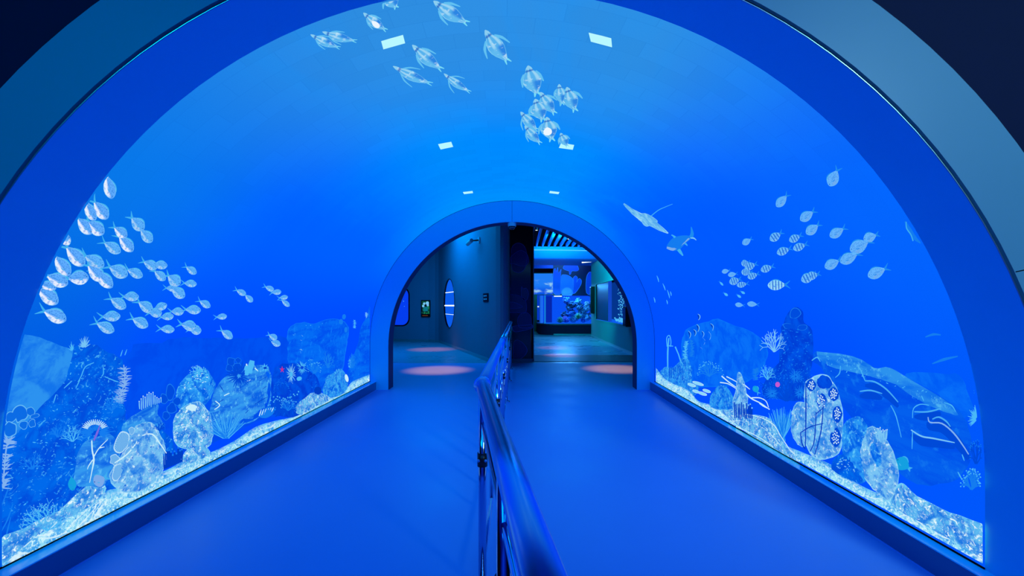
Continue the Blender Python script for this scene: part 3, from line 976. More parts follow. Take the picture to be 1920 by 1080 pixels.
def lobes(name, spots, mat, label, lift, cat='coral', part='lobe'):
    """flat lobes with light rims: (x, y, rx, ry, angle)"""
    x, y, rx, ry, a = spots[0]
    def blob(x, y, rx, ry, a, l):
        q = radians(a); n = 11
        k = [random.uniform(.78, 1.12) for _ in range(n)]
        pts = [(x + k[i] * (rx * cos(2 * pi * i / n) * cos(q) - ry * sin(2 * pi * i / n) * sin(q)), y + k[i] * (rx * cos(2 * pi * i / n) * sin(q) + ry * sin(2 * pi * i / n) * cos(q))) for i in range(n)]
        return RM().dome(cat_rom(pts, 3), min(rx, ry) * .25, l, (x, y), 4)
    o = blob(x, y, rx, ry, a, lift).build(name, M[mat], smooth=True)
    tag(o, label, cat)
    for i, (x, y, rx, ry, a) in enumerate(spots[1:]):
        blob(x, y, rx, ry, a, lift + .002 * (i + 1)).build(part, M[mat], o, smooth=True)
    return o

def specks(name, poly, n, mat, parent, lift, size=(0.8, 2.2), elong=2.0, label=None):
    """small bright flecks scattered over an area; nobody could count them"""
    xs = [p[0] for p in poly]; ys = [p[1] for p in poly]
    def inside(x, y):
        r = False
        for i in range(len(poly)):
            (x1, y1), (x2, y2) = poly[i], poly[i - 1]
            if (y1 > y) != (y2 > y) and x < (x2 - x1) * (y - y1) / (y2 - y1) + x1: r = not r
        return r
    m = RM(); k = 0
    while k < n:
        x, y = random.uniform(min(xs), max(xs)), random.uniform(min(ys), max(ys))
        if not inside(x, y): continue
        k += 1
        s = random.uniform(*size)
        m.ell(x, y, s * random.uniform(1, elong), s * .6, random.uniform(-70, 40), s * .3, lift, 6, 1)
    o = m.build(name, M[mat], parent, smooth=True)
    o['kind'] = 'stuff'
    if label: o['label'] = label
    return o

# ---- sand strips along the sills
def sand(side, top, f, label):
    pts = cat_rom(top, 8, False)
    m = RM(); vs, us = [], []
    rows = 7
    for i, (x, y) in enumerate(pts):
        yb = f(x)
        for k in range(rows + 1):
            t = k / rows
            yy = yb + (min(y, yb - 1) - yb) * t
            wob = 0.25 * random.uniform(-1, 1) if 0 < k < rows else 0
            vs.append(m.put(x, yy + 1.0 * (1 - t), (9 * (1 - t) + 2.2 * wob + 1.0) if k < rows else -0.3, 0.012 if k < rows else 0)); us.append((x / 100, t))
    fs = []
    for i in range(len(pts) - 1):
        for k in range(rows):
            fs.append((i * (rows + 1) + k, i * (rows + 1) + k + 1, (i + 2 - 1) * (rows + 1) + k + 1, (i + 1) * (rows + 1) + k))
    m.add(vs, fs, us)
    o = m.build('seabed_sand', M['sand'], smooth=True)
    return tag(o, label, 'sand', None, 'stuff')
fl_l = lambda x: 713 - .513 * (x - 694)
fl_r = lambda x: 715 + .5556 * (x - 1229.6)
sand('left', [(0, 1028), (60, 990), (110, 962), (140, 928), (165, 908), (200, 918), (240, 908), (310, 882), (345, 864), (400, 846), (440, 826), (480, 800), (520, 788), (560, 778), (600, 750), (640, 740), (660, 716), (693, 702)],
     fl_l, 'bright rippled sand along the bottom of the left screen')
sand('right', [(1230, 690), (1250, 710), (1290, 728), (1310, 752), (1350, 762), (1390, 782), (1430, 786), (1455, 804), (1470, 832), (1510, 850), (1560, 872), (1600, 902), (1640, 922), (1665, 928), (1690, 905), (1720, 930), (1780, 962), (1820, 978), (1856, 998)],
     fl_r, 'bright rippled sand along the bottom of the right screen')

# ---- left side, back to front
rock('ridge', [(232, 660), (300, 640), (345, 632), (420, 630), (480, 634), (545, 630), (560, 690), (540, 770), (480, 790), (400, 830), (330, 850), (260, 850), (236, 780)], M['haze'], 'dim distant ridge behind the middle of the left reef', 'rock', 2, 0, 3, 1.0)
rock('rock_wall', [(40, 625), (72, 632), (108, 642), (138, 654), (140, 690), (118, 725), (92, 750), (60, 790), (20, 830), (0, 830), (4, 780), (14, 712), (28, 660)], M['rock_pale'], 'pale flat rock face at the far left edge of the screen', 'rock', 3, 0, 2, .6, .2)
o = rock('reef', [(140, 652), (170, 646), (205, 660), (228, 676), (236, 720), (234, 770), (250, 800), (300, 800), (330, 840), (250, 900), (200, 920), (160, 930), (110, 966), (40, 1000), (0, 1020), (0, 870), (40, 800), (90, 750), (122, 712)], M['reef_dark'], 'tall dark blue reef on the left, covered in small growths', 'reef', 5, .002, 3, 2.5, .3, 10)
specks('growth', [(140, 660), (225, 680), (232, 770), (200, 900), (120, 950), (20, 1000), (10, 900), (110, 730)], 190, 'c_blue', o, .022, (1.0, 2.6))
specks('growth', [(140, 660), (225, 680), (228, 770), (190, 880), (120, 940), (30, 990), (40, 880), (115, 720)], 90, 'c_cyan', o, .026, (0.7, 1.8))
lines(o, 'creeper', [[(176, 680), (160, 688), (152, 706), (146, 716)], [(193, 684), (194, 700), (190, 706)], [(150, 712), (142, 728)], [(196, 706), (215, 714), (222, 716)], [(135, 714), (120, 728)], [(105, 740), (100, 756)]], [1.6, 2.2, 1.4], M['c_cyan'], .03)
lines(o, 'creeper', [[(0, 955), (14, 920), (18, 895)], [(0, 1000), (14, 975), (24, 945)], [(8, 1020), (14, 995), (20, 970)]], [2.0, 3.0, 1.4], M['c_blue'], .03)
lobes('lobed_sponge', [(38, 775, 15, 18, 10), (20, 782, 11, 12, 0), (57, 772, 8, 9, 20), (18, 805, 14, 16, 0), (44, 797, 9, 9, 0), (60, 794, 8, 8, 10), (66, 780, 10, 4, -15)], 'lobe_blue', 'blue lobed sponge with pale rims low on the far left rock', .028)
spine('soft_coral', [(6, 915), (8, 880), (12, 840), (18, 822)], 17, 15, 'c_lilac', 'lilac spiky soft coral at the far left edge', .04, 2.6)
bush('branching_coral', 88, 995, 52, 1.15, 'c_cyan', 'pale bushy branching coral low on the dark left reef', .05, 12, 2.2, 3, 'c_pale')
burst('feather_star', 158, 652, 11, 19, 13, 'c_pale', 'pale feather star on top of the dark left reef', .03, 1.6, .1, None, 190, 350)
burst('feather_star', 135, 658, 6, 15, 7, 'c_cyan', 'thin blue feather star at the left of the reef top', .03, 1.4, .1, None, 200, 340)
spine('soft_coral', [(222, 755), (228, 735), (234, 715), (232, 684)], 13, 16, 'c_lilac', 'tall lilac spiky soft coral in open water right of the left reef', .03, 2.0)
lines(None, 'sea_whip', [], 1, M['c_cyan'], 0)
for x0, y0, x1, y1, lab in ((226, 668, 230, 656, 'short pale sea whip, left one above the tall lilac coral'), (234, 666, 238, 655, 'short pale sea whip, right one above the tall lilac coral')):
    m = RM(); m.ribbon([(x0, y0), (x1, y1)], [1.6, 2, .8], 1, .006); tag(m.build('sea_whip', M['c_cyan'], smooth=True), lab, 'coral')
bush('soft_coral', 136, 828, 34, .9, 'c_cyan', 'small pale bushy coral left of the anemone with a purple centre', .045, 8, 1.8, 2)
o = burst('anemone', 180, 812, 30, 24, 40, 'c_blue', 'spiky anemone with a purple centre on the left reef', .05, 2.2, .3, None, 150, 395)
burst_ = RM()
for i in range(16):
    a = radians(200 + 9 * i)
    burst_.ribbon([(178 + 14 * cos(a), 808 + 12 * sin(a)), (178 + 26 * cos(a), 808 + 22 * sin(a))], [2, 2.4, 1], 1.5, .062)
burst_.build('pale_tentacles', M['c_white'], o, smooth=True)
m = RM(); m.ribbon([(176, 826), (182, 812), (188, 796)], [4, 4.5, 2], 2.5, .066); m.build('purple_centre', M['c_purple'], o, smooth=True)['label'] = 'purple centre'
o = rock('rock', [(146, 850), (160, 828), (186, 818), (206, 814), (224, 836), (222, 870), (200, 905), (186, 916), (165, 912), (150, 912), (138, 900), (142, 872)], M['slab'], 'flat faced rock under the purple-centred anemone', 'rock', 8, .04)
o2 = RM(); o2.ribbon([(172, 826), (173, 845), (176, 862), (172, 885), (168, 905)], [3, 4, 5, 2.5, 1.5], 2.4, .075)
o2 = tag(o2.build('white_coral', M['c_white'], smooth=True), 'white forked coral standing on the flat faced left rock', 'coral')
lines(o2, 'branch', [[(176, 856), (186, 840), (202, 824)], [(174, 862), (166, 874), (164, 880)], [(186, 840), (196, 838)]], [3.2, 2.4, 1.4], M['c_white'], .075)
rock('rock', [(228, 806), (240, 786), (262, 772), (288, 756), (298, 760), (296, 776), (306, 800), (280, 815), (245, 822)], M['slab'], 'slanting slab behind the white topped boulder on the left', 'rock', 6, .03)
o = rock('boulder', [(232, 845), (240, 818), (262, 794), (286, 792), (300, 812), (310, 840), (313, 862), (300, 892), (268, 920), (228, 922), (206, 898), (214, 872)], M['boulder_warm'], 'white speckled boulder with ruffled corals, lower left', 'rock', 14, .05, 4, 1.5)
lines(o, 'pale_vein', [[(262, 818), (285, 814), (300, 832), (312, 850)], [(268, 845), (274, 862), (270, 880)], [(274, 860), (292, 850)], [(215, 868), (238, 852), (256, 830), (262, 816)]], [3, 4.5, 2.2], M['c_white'], .085)
lobes('ruffled_coral', [(229, 830, 15, 21, 25), (247, 808, 6, 8, 0), (242, 852, 11, 14, 25), (215, 862, 9, 11, 20), (222, 884, 11, 18, 25)], 'lobe_fan', 'ruffled fan corals growing up the left side of the white speckled boulder', .075, 'coral', 'fan')
fs_ = make_fish('butterfly_fish', (196, 896), (176, 906), 24, M['mauve'], M['fin'], .07, 'lilac disc-shaped fish under the ruffled corals on the left', 'fish', None)
make_fish('fish', (134, 894), (136, 920), 15, M['teal'], M['fin_dim'], .05, 'teal oval fish in the shade of the dark left reef', 'fish', None)
fingers('finger_coral', [(262 + i * 3.6, 768 - i * 1.1 + random.uniform(-2, 2), 261 + i * 3.7, 750 - 9 * sin(i / 11 * pi) - i * .3 + random.uniform(-4, 4)) for i in range(12)], 'c_pale', 'pale finger coral on top of the slanting left slab', .045, 2.3, 'c_white')
lobes('sea_fan', [(320, 735, 9, 16, 0), (308, 748, 8, 10, -20), (332, 752, 9, 9, 20), (322, 765, 10, 10, 0), (312, 780, 8, 8, 0)], 'lobe_dark', 'dark lobed sea fan above the round speckled boulder on the left', .03)
o = rock('rock', [(330, 740), (342, 712), (360, 698), (384, 690), (394, 702), (404, 718), (398, 740), (384, 760), (352, 770), (335, 765)], M['mid_rock'], 'rock covered with bubble coral behind the round boulder on the left', 'rock', 6, .025)
specks('bubble_coral', [(338, 724), (360, 698), (386, 690), (394, 702), (390, 712), (360, 720), (345, 740)], 60, 'c_cyan', o, .06, (1.2, 2.8), 1.8)
specks('bubble_coral', [(342, 720), (360, 698), (388, 690), (392, 706), (386, 730), (350, 735)], 22, 'c_white', o, .064, (.8, 1.6), 1.8)
o = rock('boulder', [(324, 800), (331, 776), (346, 762), (370, 752), (388, 766), (397, 790), (399, 822), (386, 840), (352, 843), (329, 832)], M['boulder'], 'round speckled boulder with a white top, left of centre in the left reef', 'rock', 16, .045, 4, 1.0)
m = RM(); m.dome(cat_rom([(348, 764), (360, 758), (372, 764), (366, 772), (354, 772)], 3), 4, .085); m.build('white_top', M['c_white'], o, smooth=True)
make_fish('butterfly_fish', (376, 808), (362, 816), 14, M['mauve'], M['fin'], .085, 'lilac disc-shaped fish in front of the round speckled boulder', 'fish', None)
fingers('tube_coral', [(308 + i * 3.3, 880 - i * 1.4, 307 + i * 3.4, 852 - i * .8 + random.uniform(-6, 6)) for i in range(11)], 'c_dark', 'dark blue tube coral between the two left boulders', .075, 4.2, 'c_blue')
rock('rock', [(340, 862), (352, 842), (372, 832), (392, 842), (388, 856), (360, 868)], M['boulder'], 'low pale stone at the foot of the round speckled boulder', 'rock', 6, .05)
o = rock('rock', [(392, 790), (396, 756), (406, 726), (424, 706), (448, 696), (462, 690), (474, 686), (492, 684), (506, 694), (508, 740), (500, 768), (476, 790), (440, 800), (408, 796)], M['slab'], 'large layered rock in the middle of the left reef', 'rock', 12, .03, 4, 1.2)
m = RM(); m.dome(jag([(440, 752), (470, 736), (504, 716), (507, 742), (498, 768), (474, 788), (446, 794), (430, 786)], 3, 1.2), 3, .05, None, 4, .2)
m.build('shadowed_face', M['slab_big'], o, smooth=True)['label'] = 'dark blue lower face'
m = RM(); m.dome(jag([(478, 706), (500, 696), (505, 706), (470, 728), (444, 744), (430, 748), (440, 730)], 3, 1.0), 3, .055, None, 4, .2)
m.build('layer', M['rock_far'], o, smooth=True)
lines(o, 'crack', [[(400, 762), (430, 742), (462, 728), (500, 706)], [(412, 722), (420, 735)], [(440, 762), (470, 746), (500, 724)], [(460, 775), (478, 758), (502, 744)]], [1.5, 2.6, 1.2], M['crack'], .075)
lines(o, 'pale_vein', [[(404, 752), (412, 760), (402, 768)], [(420, 742), (436, 734)], [(462, 682), (465, 695)], [(478, 690), (484, 696)], [(460, 716), (470, 712)]], [2.6, 3, 1.6], M['c_white'], .08)
fingers('knob_coral', [(468, 700, 473, 676), (462, 704, 464, 686)], 'c_cyan', 'blunt pale knob coral on top of the layered left rock', .07, 13, None)
burst('dahlia_coral', 448, 705, 20, 24, 26, 'c_deep', 'dark feathery coral in front of the layered left rock', .085, 3.0, .2)
lobes('sea_fan', [(433, 678, 8, 9, 0), (447, 676, 6, 6, 0), (430, 690, 7, 7, 0), (445, 688, 9, 8, 0)], 'lobe_dark', 'small dark fan on the crest of the layered left rock', .06)
burst('flower_coral', 497, 690, 8, 8, 12, 'c_cyan', 'blue flower coral on the right tip of the layered left rock', .08, 1.8, .35, 'c_dark')
tuft('grass_coral', 424, 822, 56, 92, 'c_blue', 'blue grass-like coral tuft before the layered left rock', .07, -165, -30, 1.7, 'c_cyan', .78)
m = RM(); m.dome(cat_rom([(484, 780), (492, 768), (508, 762), (518, 764), (512, 776), (498, 784)], 3), 5, .05)
o = tag(m.build('giant_clam', M['c_blue'], smooth=True), 'ridged clam on the sand right of the grass-like coral', 'clam')
lines(o, 'ridge', [[(486 + i * 4.6, 780 - i * 1.6), (490 + i * 4.6, 768 - i * .8)] for i in range(6)], [2, 2.6, 1.2], M['c_white'], .07)
fingers('tube_coral', [(504 + random.uniform(0, 50), 782 - random.uniform(0, 16), 504 + i * 2.2 + random.uniform(-3, 3), 752 + random.uniform(-8, 12) - i * .4) for i in range(26)], 'c_deep', 'dark dotted bush coral right of the ridged clam', .055, 3.2, 'c_cyan')
o = rock('reef', [(508, 770), (512, 700), (524, 684), (545, 680), (570, 676), (590, 692), (602, 716), (600, 745), (570, 775), (540, 782)], M['reef_deep'], 'dark low reef in the middle distance on the left', 'reef', 5, .012, 3, 1.5)
specks('growth', [(515, 720), (590, 690), (600, 740), (530, 775)], 60, 'c_blue', o, .035, (.7, 1.8))
burst('starburst_coral', 546, 702, 10, 17, 20, 'c_pale', 'pale starburst coral, left of two on the low dark reef', .04, 1.6, .3, 'c_cyan')
burst('starburst_coral', 566, 690, 9, 14, 18, 'c_cyan', 'dimmer starburst coral, right of two on the low dark reef', .04, 1.6, .3)
m = RM(); m.ell(561, 710, 5, 4, -20, 2, .045); tag(m.build('sponge', M['c_cyan'], smooth=True), 'small rounded pale sponge below the dimmer starburst coral', 'sponge')
m = RM()
for i in range(5):
    a = radians(-90 + 72 * i); m.ribbon([(529, 693), (529 + 4.5 * cos(a), 693 + 6 * sin(a))], [2.4, 2, .8], 1, .05)
tag(m.build('starfish', M['red'], smooth=True), 'tiny magenta starfish on the left reef', 'starfish')
o = rock('rock_dome', [(540, 690), (538, 625), (549, 609), (570, 603), (590, 606), (618, 597), (640, 601), (655, 614), (650, 650), (640, 700), (610, 730), (570, 735)], M['rock_far'], 'big domed rock standing behind the left reef', 'rock', 5, 0, 3, 1.0)
specks('glint', [(542, 640), (560, 606), (640, 602), (636, 690)], 26, 'c_cyan', o, .02, (.6, 1.3), 2.2)
spine('starburst_coral', [(571, 668), (571, 650), (572, 632)], 10, 12, 'c_pale', 'pale spiky coral on the face of the domed left rock', .02, 1.3)
for x, y, rx, ry, lab in ((645, 594, 3.5, 5, 'topmost pale sponge of those hanging right of the domed left rock'), (639, 605, 4, 7, 'pale sponge second from the top right of the domed left rock'), (648, 619, 3.5, 6, 'slanting pale sponge right of the domed left rock'), (638, 630, 4, 9, 'lowest long pale sponge right of the domed left rock')):
    tag(RM().ell(x, y, rx, ry, 8, 1.5, .012).build('sponge', M['c_blue'], smooth=True), lab, 'sponge')
for x, y, lab in ((665, 607, 'small feathery coral, upper of two by the arch edge on the left'), (656, 681, 'small feathery coral, lower of two by the arch edge on the left')):
    spine('feather_coral', [(x, y + 8), (x, y - 7)], 3.5, 8, 'c_cyan', lab, .012, 1.0)
rock('rock_slope', [(672, 640), (676, 615), (690, 590), (694, 575), (694, 700), (660, 716), (640, 720), (655, 690)], M['rock_far'], 'pale slope at the end of the left screen beside the arch', 'rock', 2, 0, 2, .5)
burst('feather_star', 687, 590, 3.5, 6, 10, 'c_pale', 'tiny feather star on the slope beside the arch, left', .012, 1.0, .1)
o = rock('reef', [(606, 740), (610, 708), (625, 696), (640, 692), (652, 712), (650, 735), (630, 745)], M['mid_rock'], 'knobbly pale blue reef near the arch on the left', 'reef', 4, .012, 3, 1.2)
bush('bush_coral', 632, 728, 40, .5, 'c_cyan', 'thin pale bush coral near the arch on the left', .03, 7, 1.6, 2)
specks('growth', [(606, 740), (612, 706), (650, 712), (648, 738)], 34, 'c_cyan', o, .03, (.7, 1.6))
tag(RM().ell(650, 709, 3.2, 7.5, -14, 2.2, .04).build('shell', M['c_white'], smooth=True), 'white oval shell leaning near the arch on the left', 'shell')
rock('rubble', [(552, 770), (570, 746), (590, 734), (606, 738), (622, 750), (600, 765), (575, 778)], M['boulder'], 'heap of pale rubble on the sand, left', 'rubble', 5, .035)
tag(RM().ell(596, 733, 7, 8, 0, 4, .05).build('sponge', M['c_dark'], smooth=True), 'dark round sponge beside the heap of pale rubble', 'sponge')
rock('rubble', [(0, 1060), (0, 1010), (30, 1000), (70, 975), (110, 958), (140, 930), (175, 905), (200, 915), (170, 950), (100, 985), (50, 1020)], M['boulder'], 'pale rippled sand bank in the lower left corner of the screen', 'sand', 7, .035)

for x, y, h_, sp, mt, tp, lab in ((210, 770, 34, .8, 'c_blue', 'c_cyan', 'small blue bush coral above the purple-centred anemone'), (108, 820, 30, .8, 'c_blue', None, 'faint blue bush coral amid the dark left reef'),
        (60, 880, 36, .8, 'c_blue', None, 'faint blue bush coral low at the left of the dark reef'), (252, 838, 22, .7, 'c_deep', None, 'dark little bush between the slanting slab and the boulder'),
        (590, 700, 30, .6, 'c_blue', 'c_cyan', 'small blue bush coral at the foot of the domed left rock'), (530, 740, 30, .7, 'c_deep', 'c_blue', 'dark bush coral under the magenta starfish'),
        (410, 800, 24, .7, 'c_cyan', 'c_pale', 'pale bush coral between the round boulder and the layered rock')):
    bush('bush_coral', x, y, h_, sp, mt, lab, .06, 9, 1.7, 2, tp)
for x, y, h_, sp, mt, tp, lab in ((540, 770, 26, .8, 'c_blue', 'c_cyan', 'blue bush coral at the sand edge under the low dark reef'), (660, 690, 30, .35, 'c_blue', None, 'faint bush coral under the pale slope by the arch, left'),
        (615, 690, 34, .5, 'c_blue', None, 'faint bush coral on the face of the domed left rock'), (372, 700, 18, .9, 'c_cyan', 'c_pale', 'pale crown of coral on the bubble-covered rock'),
        (300, 808, 20, .8, 'c_deep', 'c_blue', 'dark tuft of coral right of the finger coral'), (478, 750, 26, .7, 'c_deep', 'c_blue', 'dark coral on the shaded face of the layered rock')):
    bush('bush_coral', x, y, h_, sp, mt, lab, .07, 9, 1.6, 2, tp)
# ---- right side
o = rock('rock_dome', [(1278, 642), (1290, 614), (1330, 601), (1346, 598), (1380, 610), (1412, 622), (1437, 645), (1441, 660), (1432, 690), (1402, 716), (1350, 726), (1300, 722), (1280, 692)], M['rock_faint'], 'broad faint domed rock behind the right reef', 'rock', 4, 0, 3, 1.2)
for pts, lab, w in (([(1252, 720), (1252, 690), (1252, 660), (1254, 634)], 'tall thin tube sponge nearest the arch on the right', 3.0), ([(1266, 650), (1272, 664), (1278, 680), (1290, 690)], 'bent branch between the tube sponge and the feather corals', 2.6)):
    m = RM(); m.ribbon(pts, [w, w * .8, w, w * .8], 1.5, .03); o = tag(m.build('tube_sponge', M['c_cyan'], smooth=True), lab, 'sponge')
    if 'tall' in lab:
        lines(o, 'loop', [[(1251, 650), (1250, 634), (1255, 629), (1258, 640), (1257, 650)], [(1250, 648), (1262, 649)]], 1.6, M['c_cyan'], .03)
spine('feather_coral', [(1285, 672), (1285, 655), (1288, 640)], 5, 12, 'c_cyan', 'pale feather coral, left of the pair near the right of the arch', .03, 1.6)
spine('feather_coral', [(1297, 668), (1298, 652), (1296, 638)], 5, 12, 'c_blue', 'dimmer feather coral, right of the pair near the right of the arch', .03, 1.6)
o = rock('reef', [(1238, 700), (1246, 688), (1262, 690), (1278, 672), (1290, 672), (1298, 690), (1296, 712), (1310, 725), (1300, 742), (1270, 728), (1245, 715)], M['mid_rock'], 'pale knobbly reef beside the right of the arch', 'reef', 5, .012, 3, 1.4)
specks('growth', [(1238, 702), (1262, 690), (1290, 676), (1308, 728), (1290, 738)], 50, 'c_cyan', o, .035, (.8, 2.0))
fingers('tube_coral', [(1256 + i * 3.4, 708 + i * .8, 1256 + i * 3.4, 686 + random.uniform(-4, 6)) for i in range(8)], 'c_deep', 'row of dark thin tubes beside the tall tube sponge', .04, 2.2, 'c_blue')
bush('leaf_coral', 1330, 706, 34, .9, 'c_blue', 'bushy coral with pale tips in front of the faint domed rock', .035, 9, 2.2, 2, 'c_cyan')
for x, y, rx, lab in ((1309, 719, 11, 'plate coral, upper right of the pale stack near the arch'), (1297, 722, 8, 'plate coral, upper left of the pale stack near the arch'), (1305, 734, 7, 'plate coral, lower left of the pale stack near the arch'),
                      (1317, 738, 9, 'plate coral, lower middle of the pale stack near the arch'), (1325, 733, 8, 'plate coral, rightmost of the pale stack near the arch')):
    tag(RM().ell(x, y, rx, 3.0, 18, 2, .055).build('plate_coral', M['plate'], smooth=True), lab, 'coral', 'stacked plate corals')
rock('rock', [(1330, 760), (1336, 735), (1350, 722), (1366, 728), (1376, 748), (1372, 770), (1350, 768)], M['mid_rock'], 'blue stone left of the pale pillar rock on the right', 'rock', 6, .04)
o = rock('pillar_rock', [(1382, 703), (1388, 699), (1394, 712), (1398, 730), (1403, 755), (1398, 776), (1386, 782), (1376, 776), (1373, 756), (1380, 728)], M['boulder_warm'], 'slim pale pillar rock among white sticks on the right', 'rock', 8, .05)
for paths, lab in (([[(1353, 705), (1366, 716), (1380, 726)], [(1350, 717), (1366, 720), (1382, 730)], [(1362, 706), (1376, 713), (1384, 718)]], 'white stick coral reaching left from the pillar rock'),
                   ([[(1398, 738), (1410, 748), (1426, 756), (1443, 768)], [(1409, 746), (1424, 746), (1436, 752), (1441, 764)], [(1396, 722), (1406, 730)], [(1424, 756), (1432, 762), (1443, 767)]], 'white stick coral reaching right from the pillar rock')):
    m = RM(); m.ribbon(paths[0], [2.6, 2.2, 1.4], 1.4, .06); o = tag(m.build('stick_coral', M['c_white'], smooth=True), lab, 'coral')
    lines(o, 'branch', paths[1:], [2.2, 1.8, 1.2], M['c_white'], .06)
fingers('tube_coral', [(1378 + i * 3.2, 784 + random.uniform(-2, 2), 1377 + i * 3.3, 756 + random.uniform(-4, 10)) for i in range(11)], 'c_dark', 'dark tube coral at the foot of the pillar rock', .10, 3.4, 'c_pale')
o = rock('reef_column', [(1460, 690), (1462, 630), (1468, 606), (1484, 580), (1494, 576), (1504, 584), (1508, 606), (1522, 620), (1526, 660), (1520, 700), (1512, 745), (1470, 750), (1430, 740), (1440, 700)], M['reef_deep'], 'dark blue coral column rising in the middle of the right screen', 'reef', 5, .006, 3, 1.5)
specks('growth', [(1462, 690), (1468, 610), (1522, 622), (1512, 740), (1440, 735)], 90, 'c_blue', o, .03, (.7, 1.7))
lobes('cap_coral', [(1491, 588, 12, 10, 0), (1482, 612, 16, 6, 6), (1504, 614, 10, 6, 0)], 'lobe_dark', 'dark cap of coral on top of the column', .02)
bush('starburst_coral', 1451, 660, 48, .62, 'c_pale', 'pale lilac branching coral left of the dark column', .025, 11, 1.6, 2)
bush('bush_coral', 1439, 712, 32, .7, 'c_cyan', 'pale blue bush coral left of the magenta dot', .04, 8, 1.6, 2)
spine('feather_coral', [(1417, 712), (1417, 700), (1418, 690)], 6, 10, 'c_blue', 'small feather coral above the teal fish on the right', .03, 1.5)
make_fish('fish', (1421, 736), (1413, 724), 11, M['teal'], M['fin'], .05, 'bright teal fish under the small feather coral', 'fish', None, True)
o = bush('bush_coral', 1475, 752, 60, 1.0, 'c_deep', 'dark bush coral with light tips at the foot of the column', .04, 14, 2.6, 3, 'c_blue')
for x, y, r_, lab in ((1492, 706, 13, 'spiky blue coral, upper of three on the foot of the dark column'), (1448, 738, 12, 'spiky blue coral, lower left of three on the foot of the dark column'), (1500, 736, 12, 'spiky blue coral, lower right of three on the foot of the dark column')):
    burst('spiky_coral', x, y, r_, r_, 22, 'c_blue', lab, .045, 1.5, .15)
tag(RM().ell(1458, 721, 4.5, 5, 0, 2, .065).build('sponge', M['c_pink'], smooth=True), 'magenta sponge at the foot of the dark column', 'sponge')
tuft('grass_coral', 1466, 828, 64, 110, 'c_blue', 'blue grass coral left of the tall knobbly boulder', .05, -160, -50, 1.7, 'c_cyan', .62)
o = rock('sand_mound', [(1352, 772), (1372, 768), (1400, 776), (1430, 780), (1448, 790), (1462, 810), (1474, 838), (1500, 866), (1450, 842), (1400, 812)], M['boulder'], 'smooth bright mound with white ridges before the grass coral, right', 'sand', 8, .05, 4, .8)
lines(o, 'white_ridge', [[(1392, 776), (1424, 782), (1450, 796), (1464, 818), (1480, 842)], [(1366, 790), (1400, 790), (1436, 806), (1464, 836)], [(1380, 800), (1420, 818), (1450, 838)]], [1.5, 2.4, 1.4], M['c_white'], .085)
def boulder_clusters(parent, spots):
    for x, y, sx, sy, n in spots:
        m = RM(); d = RM()
        m.dome(jag([(x + (sx + 2.5) * cos(2 * pi * i / 9) * random.uniform(.8, 1.1), y + (sy + 2.5) * sin(2 * pi * i / 9) * random.uniform(.8, 1.1)) for i in range(9)], 2, .5), 1.5, .098)
        for k in range(n):
            a = k * 2.4; r = sqrt((k + .5) / n) * .85
            d.ell(x + sx * r * cos(a), y + sy * r * sin(a), 1.25, 1.6, 0, 1.2, .104, 7, 2)
        q = m.build('polyp_patch', M['c_deep'], parent, smooth=True); d.build('polyps', M['c_white'], q, smooth=True)
rock('boulder', [(1485, 815), (1484, 780), (1490, 758), (1504, 753), (1514, 765), (1514, 830), (1500, 836)], M['boulder_warm'], 'small pale boulder at the left of the tall knobbly boulder', 'rock', 8, .05, 4, 1.0)
o = rock('boulder', [(1509, 722), (1520, 709), (1545, 701), (1561, 714), (1575, 745), (1581, 790), (1578, 840), (1561, 857), (1530, 860), (1511, 832), (1508, 770)], M['boulder_warm'], 'tall knobbly boulder with clusters of white polyps, right', 'rock', 12, .055, 4, 1.0)
boulder_clusters(o, [(1521, 722, 7, 9, 12), (1563, 739, 8, 11, 16), (1540, 753, 8, 14, 18), (1570, 776, 7, 13, 16), (1567, 821, 8, 16, 18)])
m = RM(); m.dome(jag([(1533, 712), (1541, 704), (1552, 706), (1560, 716), (1558, 725), (1548, 729), (1538, 727), (1532, 721)], 3, 1.2), 2, .095); m.build('dark_patch', M['reef_deep'], o, smooth=True)
m = RM(); m.ribbon([(1543, 760), (1542, 785), (1538, 815), (1528, 852)], [2.4, 3.2, 3.4, 2.2], 1.6, .11)
o = tag(m.build('sea_whip', M['c_dark'], smooth=True), 'dark branching sea whip in front of the tall knobbly boulder', 'coral')
lines(o, 'branch', [[(1511, 718), (1511, 780), (1510, 838)], [(1530, 772), (1529, 800), (1526, 830), (1519, 846)], [(1500, 812), (1520, 800), (1544, 794)], [(1530, 776), (1542, 766)], [(1501, 812), (1504, 832), (1510, 842)]], [2.4, 3.2, 2.2], M['c_dark'], .11)
o = rock('rock_slab', [(1530, 658), (1545, 662), (1600, 668), (1640, 690), (1662, 688), (1692, 702), (1732, 726), (1780, 754), (1798, 770), (1816, 800), (1824, 838), (1816, 870), (1790, 900), (1730, 910), (1690, 890), (1650, 850), (1600, 790), (1560, 730), (1540, 690), (1522, 676)], M['slab_big'], 'huge dark slab of rock filling the right end of the screen', 'rock', 8, .004, 4, 1.5, .2, 9)
m = RM(); m.dome(jag([(1532, 660), (1600, 669), (1640, 690), (1662, 688), (1692, 702), (1732, 726), (1780, 756), (1796, 778), (1770, 772), (1720, 748), (1680, 722), (1650, 712), (1600, 694), (1556, 688)], 3, 1.2), 4, .03, None, 4, .2)
m.build('pale_crest', M['crest'], o, smooth=True)
